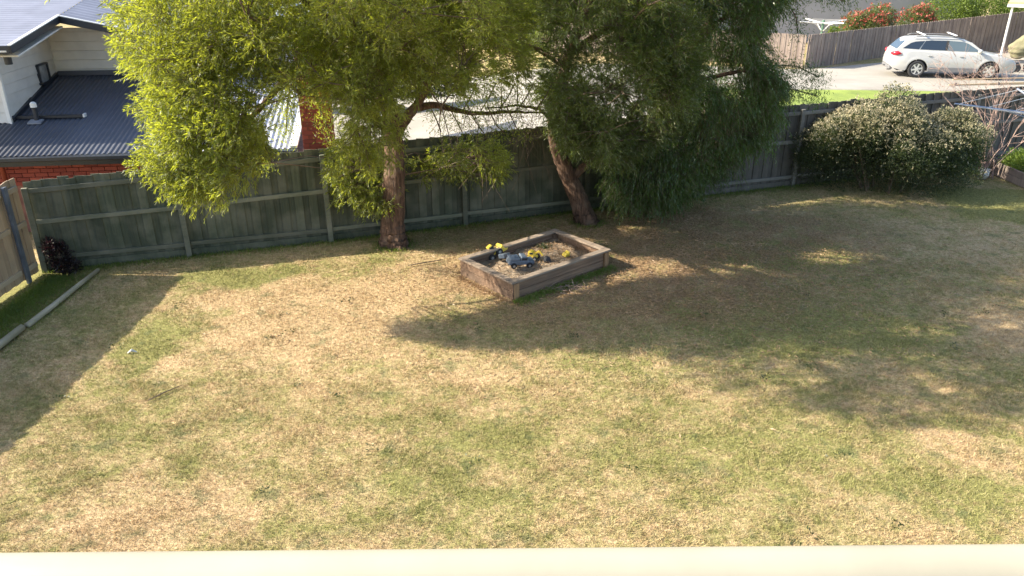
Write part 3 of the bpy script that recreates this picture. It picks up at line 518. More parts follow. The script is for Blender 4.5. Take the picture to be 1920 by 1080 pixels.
CL3="485,1669,333 521,1619,204 332,1620,136 639,1577,491 485,1636,303 403,1522,262 262,1572,64 414,1666,253 455,1625,337 211,1500,136 260,1493,155 507,1663,294 301,1515,138 296,1510,110 321,1615,91 490,1679,207 543,1712,269 455,1778,237 247,1525,98 251,1498,111 493,1655,260 421,1759,241 324,1506,164 484,1597,215 431,1648,356 385,1520,458 448,1784,267 488,1732,227 385,1557,464 439,1526,445 449,1592,458 439,1620,151 411,1671,331 401,1505,485 211,1533,121 510,1570,181 449,1671,232 416,1783,296 292,1578,485 459,1631,455 425,1636,325 355,1631,65 419,1693,239 389,1470,474 512,1512,499 387,1658,351 384,1491,214 561,1517,493 406,1631,161 326,1573,492 637,1548,485 522,1663,247 206,1487,111 354,1521,444 467,1526,320 398,1643,79 359,1571,465 546,1654,475 456,1666,322 537,1616,227 587,1713,489 398,1582,395 478,1560,239 380,1488,438 483,1619,417 515,1547,212 257,1533,66 550,1645,251 295,1622,107 483,1593,440 345,1484,499 498,1606,164 259,1602,104 522,1651,216 540,1686,253 431,1571,483 561,1729,472 253,1642,103 498,1576,304 512,1630,279 400,1492,260 354,1616,489 494,1646,157 428,1495,429 476,1619,487 476,1565,422 420,1619,126 513,1573,234 282,1544,482 288,1493,87 470,1642,272 490,1635,333 332,1539,505 493,1741,269 529,1567,262 337,1522,475 423,1685,200 495,1542,315 526,1721,294 504,1541,481 460,1644,406 308,1584,97 289,1593,57 430,1555,393 494,1587,269 519,1651,178 234,1587,82 484,1610,249 466,1580,326 402,1599,356 390,1589,85 327,1518,117 364,1485,239 454,1533,476 519,1537,291 318,1618,477 471,1651,219 220,1607,99 407,1658,101 308,1519,83 538,1666,288 429,1640,213 532,1724,245 364,1581,76 435,1547,426 434,1637,417 332,1534,68 361,1626,140 364,1529,288 495,1759,244 439,1649,93 491,1629,179 316,1556,81 500,1696,246 422,1630,457 355,1648,472 465,1546,361 296,1498,163 467,1672,148 427,1471,394 373,1581,417 435,1637,273 349,1489,438 492,1663,181 621,1510,496 404,1697,361 397,1630,478 256,1616,64 379,1628,377 299,1539,102 454,1668,185 481,1672,242 525,1608,482 492,1518,248 359,1480,310 409,1657,371 403,1649,228 512,1662,442 220,1551,80 364,1557,508 452,1636,188 289,1554,54 458,1661,351 286,1484,133 448,1582,138 426,1456,423 534,1513,482 445,1447,450 407,1663,148 485,1643,379 334,1549,465 494,1509,469 501,1543,240 472,1594,377 431,1485,462 284,1566,100 397,1581,489 341,1494,120 383,1536,487 330,1584,66 424,1600,480 575,1552,484 456,1751,249 396,1460,443 372,1537,220 362,1465,459 500,1598,467 409,1719,252 375,1627,418 514,1691,465 491,1648,420 494,1521,289 459,1543,401 486,1555,281 516,1609,300 542,1603,278 460,1605,123 486,1565,478 426,1652,185 420,1599,103 467,1591,177 428,1716,217 354,1520,504 300,1647,497 455,1492,441 365,1490,276 468,1525,437 548,1573,483 351,1650,87 382,1643,442 504,1625,499 473,1661,117 606,1581,490 580,1621,485 493,1607,330 456,1575,354 427,1478,266 442,1634,378 356,1484,409"
UP1="-308,1071,589 -216,1279,861 -150,884,741 -151,1023,764 203,1030,710 -127,1043,586 -523,979,667 -203,921,608 -441,1207,619 -197,1188,579 -126,1179,518 -109,1149,896 133,1246,653 -320,1220,794 -37,911,618 -613,965,691 -114,1247,558 -402,921,618 -193,1135,572 -439,1029,784 -421,1061,700 -523,877,713 -175,1000,626 -522,1304,764 77,1129,743 -336,1374,556 -246,1026,861 -367,1040,656 -244,1311,593 -111,904,640 -391,1330,668 -473,1150,559 -161,1168,814 -289,1243,670 -509,1163,582 -153,984,542 -203,828,720 -355,1265,755 -370,1297,603 -580,945,657 -277,925,639 -464,1396,583 -157,1018,538 8,943,731 -210,1309,587 -238,1151,615 -470,1252,608 -109,1431,532 -64,926,674 -401,903,718 32,942,560 -401,1001,566 -210,987,802 -151,1419,597 92,995,607 -364,1087,642 -150,1299,809 119,1083,829 -322,1043,592 214,1016,673 95,1302,761 -19,849,613 -112,1342,597 -437,1365,720 -11,1395,564 -316,1460,517 -335,1445,787 -46,957,610 -390,1076,533 -20,1340,705 -391,992,707 245,1091,616 -142,1020,656 -252,1206,643 -492,1297,726 -138,937,570 -310,833,752 220,1094,589 -162,951,792 -174,990,591 -355,1040,715 -177,1302,603 -39,1364,554 -373,1020,691 -88,977,520 -105,969,633 -441,1284,608 -399,1220,590 90,1029,580 -78,1385,545 -456,1129,585 42,961,736 -66,965,661 -208,1408,676 232,1153,658 -21,979,649 -45,1356,822 -393,1297,716 -359,1138,601 182,1247,666 -495,1327,735 -181,1042,697 -323,1031,665 -26,938,661 -107,1251,519 -337,1162,550 -393,1469,647 -120,953,658 -210,1432,567 -369,1365,550 -293,1052,629 -321,992,772 -124,851,579 -133,1247,593 -593,1208,753 -299,877,573 -407,1105,556 -414,1053,652 -312,1106,530 -291,1257,630 -374,978,654 -234,1019,658 -385,1034,574 -108,989,704 -128,1057,558 -108,890,595 61,1021,792 -147,1201,608 -158,1162,578 -494,900,588 50,893,721 -414,1248,640 117,1060,730 -499,913,676 -548,1100,536 -184,806,733 -193,1360,586 -420,995,688 -264,1005,737 -372,1144,820 -342,1444,568 -613,1136,579 -239,834,748 -185,1258,870 -17,1182,565 -258,1204,594 -380,1444,520 -131,1010,595 -458,1017,678 183,1116,604 -380,970,839 177,1074,613 -211,1472,696 -301,1056,676 -83,1346,535 -369,1109,801 -482,1040,703 -212,1314,813 -427,1258,594 40,1155,810 -297,1301,638 3,1192,792 -411,1038,730 -170,1044,599 24,1172,716 54,1089,858 -130,975,584 -165,1240,806 -363,1340,645 -395,1152,530 -148,1120,580 -22,876,780 71,1243,774 -366,1310,560 -9,1299,709 -160,1424,740 -9,973,693 -97,955,695 -490,1118,522 44,948,624 -188,1139,822 -31,1344,577 -497,937,701 -186,1028,771 -162,1392,804 -62,875,556 -267,1070,667 -180,1044,641 -148,921,629 -205,848,676 -179,1185,628 -331,1180,782 -374,859,736 -178,925,576 44,1129,720 142,1112,622 -2,1137,529 -239,1005,760 -168,1208,904 -384,1166,578 -62,930,556 -556,1112,777 124,1145,820 -522,1143,531 -175,969,562 63,975,651 -478,1006,623 54,1243,680 -80,1424,645 -665,974,640 124,1141,573 -438,952,698 -330,1402,791 -132,1295,618 -226,1258,598 103,1046,761 -197,884,806 -185,982,695 -137,916,541 -238,1283,673 -174,1171,531 -123,1118,521 -492,1191,646 -376,887,708 -100,1046,813 -111,1401,802 -462,1146,624 -89,1322,576 -578,1107,519 -460,1361,795 -118,1313,548 -188,1011,664 -321,1203,586 -356,1484,520 -328,1466,659 -483,1097,673 -385,931,552 -118,1170,831 117,1308,787 -446,912,712 -91,970,866 -224,938,721 -364,880,560 -549,1295,574 -22,951,633 -134,1254,536 -500,1075,615 -172,1393,666 172,1103,517 -340,1280,730 -339,991,605 -6,1202,839 -407,927,799 -225,1036,613 -266,1040,704 -237,1010,703 -287,1224,627 -415,1013,596 8,992,653 93,891,692 -115,983,658 -150,1339,805 -190,1238,538 -136,1443,557 73,941,586 -1,1087,732 -50,977,703 -614,1149,726 -300,1163,795 -495,1366,670 45,1359,784 -190,942,716 214,1200,627 49,1017,672 203,1162,647 95,1200,579 -387,1254,574 -337,1001,562 -351,915,640 -440,880,705 -591,1101,731 -117,1013,780 15,1196,752 -141,1230,638 -453,1312,620 -354,1286,634 121,1053,794 -649,1003,620 -130,948,722 -446,1164,566 -163,814,693 -12,1288,638 19,1326,725 -259,1243,890 -369,1120,533 -380,983,771 -216,1174,559 -148,875,604 -629,1133,748 28,1066,689 163,1018,656 -449,1026,720 -484,1079,750 21,911,646 -119,989,854 -416,867,578 -26,893,679 73,914,705 -366,1244,802 -585,1001,589 -151,882,551 -84,1141,860 -354,1203,535 -411,1306,834 238,1183,620 136,1172,605 -331,1232,518 -294,1103,593 -441,1073,676 105,1135,647 -473,1238,652 -41,1015,678 -280,1063,812 -184,1226,600 -44,947,807 -36,1307,684 -144,1126,836 26,1069,637 -153,1346,637 38,1289,699 -390,914,671 -199,1042,670 -445,901,571 -535,934,677 -194,1294,832 -361,1110,836 178,1273,719 -82,1366,636 -407,1019,767 -162,1259,587 -596,1161,766 -30,879,622 30,1323,582 149,1052,542 130,1188,781 -131,1131,556 51,1274,825 -392,909,763 -79,1231,518 -339,1310,600 -186,1292,764 -230,824,705 36,1185,585 80,1093,805 -340,1281,586 46,1194,733 -351,1193,830 -238,1402,712 -186,854,577 -397,1264,515 -144,990,685 -274,1423,822 -79,956,620 -308,1274,569 172,1309,620 -133,1396,701 -97,1285,806 -306,1298,599 -567,967,591 -385,1301,660 -22,903,574 -413,917,555 192,1121,736 -221,1282,619 -588,910,670 -410,1179,610 -464,1318,566 -39,1417,586 -318,1128,829 -26,1355,666 52,871,649 -316,1307,841 -206,1069,715 -236,1259,826 179,1125,803 -167,921,658 -530,1126,561 -489,1311,632 -337,1066,666 -3,1154,766 -219,980,719 -473,1418,611 -190,890,744 -320,866,540 -157,1452,602 -617,962,618 -428,1107,863 -250,1097,624 -178,1098,915 183,1066,548 -204,853,604 18,886,691 -348,1031,745 -363,1088,572 -584,935,695 -377,982,583 42,1124,556 -594,1153,601 -223,1405,752 -2,933,582 -397,1357,580 -502,1061,678 -221,1236,899 -278,1427,708 -54,864,598 88,1080,600 -132,1233,819 -480,1171,697 -332,1134,528 -597,1209,527 21,1122,598 28,1348,642 -160,1390,631 -84,1002,632 -330,1257,869 117,953,769 120,1038,529 -244,1369,657 -144,850,768 14,1377,742 -557,953,695 -427,937,748 -541,1078,570 -331,1033,553 -66,1365,665 176,957,637 89,1340,596 -541,910,613 -69,918,613 -527,1144,736 -74,1015,662 -622,1034,665 -447,1248,640 -79,1025,824 90,941,538 -148,1351,554 -238,1475,583 -149,1069,629 -203,847,753 -602,1066,621 37,1157,742 -370,1063,594 -260,1457,711 187,1111,777 -120,957,535 -10,1417,755 -503,1070,572 -215,972,570 161,1287,546 -424,1329,689 -564,1119,560 188,1052,686 240,1145,720 -263,1214,793 -240,874,730 -48,1283,850 -412,1281,559 -359,1092,873 -369,1293,821 -336,914,599 -357,954,778 -167,823,658 88,915,650 34,1097,543 -171,1231,569 -275,1282,671 -307,969,665 -313,1332,595 -419,1250,783"
UP2="45,1041,762 201,871,715 179,921,647 160,1030,837 104,1097,822 -267,1210,594 205,1506,605 520,1286,615 204,1212,813 161,1471,568 266,1022,565 421,1160,772 -118,991,774 34,1603,564 261,1177,781 37,1235,832 139,1294,528 -99,1392,829 56,1564,809 63,1595,613 193,1315,796 149,1499,571 349,1085,594 31,1168,866 248,1455,770 186,1373,785 96,1497,578 437,1044,693 -53,1139,718 -146,1002,757 -80,1451,610 331,1020,731 486,1119,755 330,1459,703 163,1488,520 354,1236,865 307,1396,553 20,942,605 169,1512,652 514,1236,688 203,1472,838 318,1544,606 -219,1498,676 453,1339,713 -162,1275,646 276,1522,521 305,988,794 172,1596,789 55,1309,518 82,1470,581 -161,1117,587 -100,1250,830 151,1031,538 144,1366,518 39,938,631 185,1471,515 117,1394,574 431,1064,617 66,1541,559 342,1001,592 -257,1195,724 -150,1233,734 369,1491,773 218,919,626 72,1335,787 145,1424,558 403,1296,839 -252,1414,699 331,1326,849 -278,1199,644 -8,910,721 279,1170,802 -212,1149,713 24,1300,782 -179,1386,769 -12,1365,524 -135,1378,802 108,1474,543 -226,1407,693 302,1248,798 -51,1011,641 455,1015,622 307,1369,526 163,1316,790 588,1161,623 -212,1028,691 57,1330,543 320,1099,854 164,964,825 292,1218,784 492,1148,751 427,1142,739 139,862,584 222,997,718 363,1133,745 -192,1251,540 -117,1048,771 -136,1575,669 -149,1492,621 -216,1253,789 231,1433,774 423,1176,697 37,1378,781 -233,1108,632 146,1460,787 504,1126,655 100,1238,824 477,1306,655 214,1020,736 -196,1366,759 320,1181,753 -25,1569,614 484,1450,737 79,1399,860 319,1358,589 295,1546,644 68,1271,888 554,1337,582 301,1518,801 117,1150,790 -57,1415,743 510,1130,620 428,1003,652 -33,899,695 326,946,756 -32,1095,597 -137,1366,645 356,1045,556 41,1018,606 91,1572,551 22,1501,725 336,1472,824 455,1194,603 245,1509,513 -240,1214,582 444,1120,600 -9,1161,540 373,1328,845 359,1206,554 14,1590,650 231,897,759 -75,1160,616 -66,1532,630 9,966,689 435,1463,592 98,1444,560 127,1330,893 196,1272,515 78,1442,847 146,1474,647 230,1485,611 426,1295,659 -96,1595,632 -69,946,756 141,1457,519 -116,1020,678 312,1120,548 262,1428,816 384,1383,799 -28,1390,714 -43,1219,855 441,1510,695 260,1504,644 -224,1169,771 -178,1305,798 -46,962,662 48,1078,830 454,1487,663 352,967,550 537,1193,684 162,1323,517 308,1463,720 185,923,604 -127,1369,578 503,1337,571 123,1406,766 108,916,733 -120,1069,591 286,966,572 77,966,704 377,1054,605 377,1179,627 212,1042,586 210,1556,617 97,1406,549 122,1503,515 88,1504,823 280,1283,528 127,1538,533 113,1061,848 385,1096,783 316,1607,602 421,976,641 222,1409,570 199,1426,770 47,856,660 -56,1279,808 -69,1115,622 89,1219,783 186,898,615 10,1556,696 -196,1041,561 205,1499,651 -215,1214,655 169,1008,668 195,1100,764 463,1317,684 7,1051,606 28,1035,656 78,1387,525 322,994,559 -270,1085,641 111,1336,515 460,1397,773 524,1128,565 22,972,627 60,1237,784 23,1447,650 -59,1505,629 73,1476,536 -123,1237,624 521,1374,764 -121,1342,834 110,1194,826 90,1354,832 542,1076,727 281,1516,823 119,1502,595 35,1538,514 255,958,633 55,1078,578 308,1049,594 532,1328,714 -15,1477,611 231,1287,813 165,1340,539 406,1184,668 323,1490,534 -9,1337,569 62,1423,761 279,1611,714 513,1098,612 -123,994,690 399,964,576 142,971,808 464,1365,703 133,1468,571 182,1575,659 -28,912,585 86,1383,568 288,1538,764 20,1519,577 124,1487,765 -98,976,677 -254,1261,720 34,1408,804 563,1135,645 276,1449,513 271,1453,793 323,1493,745 375,1461,566 18,1403,557 69,1143,789 508,1312,635 -208,1208,517 394,1371,526 513,1160,620 -144,1319,638 41,1539,542 34,874,700 -56,1341,812 -156,1210,556 55,1564,509 -202,1138,561 398,1283,666 314,1173,853 481,1191,593 393,1042,645 -301,1232,631 412,1353,588 339,1328,772 257,1458,591 299,1018,627 -102,1468,598 35,1527,661 381,1183,759 334,939,645 -15,967,798 147,1392,572 286,1486,532 154,1118,765 -68,1435,646 395,1186,538 286,1235,838 39,1226,891 -55,1379,568 -30,1140,597 -152,1145,533 296,1447,648 73,1074,839 125,1054,785 -52,1503,666 -195,1315,771 139,1523,793 389,1219,775 324,1360,783 85,1262,815 41,1133,871 -216,1192,792 18,1490,800 281,1012,779 -61,903,678 31,1353,528 305,920,605 61,933,721 86,1579,740 -186,1241,688 186,1657,613 -194,1071,570 122,1545,624 445,1374,550 473,1229,598 -190,1476,582 -294,1266,717 -165,1014,579 145,1421,587 314,1368,557 36,1307,847 170,1361,812 -185,1113,608 96,1544,557 216,1094,553 377,1158,786 99,1052,558 400,974,705 405,1318,821 177,1061,733 83,1071,742 262,1479,546 150,1520,607 354,970,747 16,1467,700 -49,1321,835 -85,1007,643 470,1122,572 -132,1082,565 248,1275,520 254,1545,669 408,926,685 453,1365,662 83,970,762 28,1142,560 450,1181,749 77,1627,588 -178,1151,804 41,1377,542 349,1411,739 -75,1371,529 325,1546,798 91,1143,834 530,1265,678 -118,1198,600 374,1203,866 -81,1109,746 275,1378,748 56,966,613 -127,1201,563 302,1048,759 92,1501,512 268,1134,753 -133,1192,793 231,1136,764 51,1462,583 350,1018,546 94,1607,597 -51,1108,786 426,1142,808 -107,1232,533 352,963,667"
UP3="553,1588,561 619,1553,591 433,1646,665 386,1638,587 375,1640,560 504,1513,587 292,1611,553 563,1640,545 332,1590,602 620,1615,600 299,1541,578 496,1561,612 358,1658,575 552,1630,595 469,1640,617 544,1571,583 303,1628,523 503,1612,529 358,1641,533 447,1710,600 581,1599,629 339,1529,539 553,1680,560 368,1610,581 407,1632,565 510,1582,661 607,1523,539 499,1621,601 502,1657,624 444,1655,613 324,1631,600 331,1668,600 579,1527,581 424,1631,515 458,1567,692 489,1639,671 483,1717,600 431,1507,638 365,1581,563 349,1608,533 317,1548,621 604,1695,539 427,1685,559 433,1699,654 382,1606,508 299,1648,581 464,1660,681 540,1518,623 546,1601,625 583,1503,530 377,1630,624 342,1598,568 530,1494,603 438,1681,622 384,1605,610 507,1662,576 477,1611,661 576,1699,529 511,1613,691 411,1536,635 429,1607,690 477,1601,551 403,1564,636 449,1621,560 467,1654,586 316,1687,574 595,1579,519 395,1675,603 626,1585,553 427,1623,638 580,1576,563 391,1631,678 587,1595,541 508,1708,557 443,1566,602 548,1714,582 513,1553,651 400,1587,593 513,1525,644 541,1464,564 402,1683,526 481,1668,654 370,1659,514 521,1598,606 310,1599,534 377,1483,556 462,1718,634 545,1687,632 443,1553,672 372,1468,515 363,1577,534 417,1656,637 392,1590,529 327,1623,556 606,1619,513 539,1545,593 297,1517,522 548,1633,637 578,1651,515 509,1622,662 362,1702,595 316,1584,575 517,1567,515 594,1520,606 458,1584,572 496,1489,611 564,1495,550 628,1572,523 356,1652,608 569,1541,611 544,1738,514 566,1553,532 364,1622,651 465,1601,619 525,1737,560 601,1658,531 387,1686,574 425,1675,588 465,1574,647 428,1657,538 543,1575,652 542,1678,587 474,1678,610 278,1651,516 364,1504,537 390,1644,536 413,1598,635 345,1498,590 539,1651,567 411,1578,660 488,1572,552 334,1650,508 563,1574,630 401,1713,600 360,1587,642 480,1542,657 537,1537,566 367,1665,645 456,1656,546 591,1639,570 505,1687,635 454,1692,580 518,1717,590 436,1602,616 511,1470,576 491,1543,590 583,1706,558 520,1671,547 454,1624,527 531,1659,630 615,1532,566"
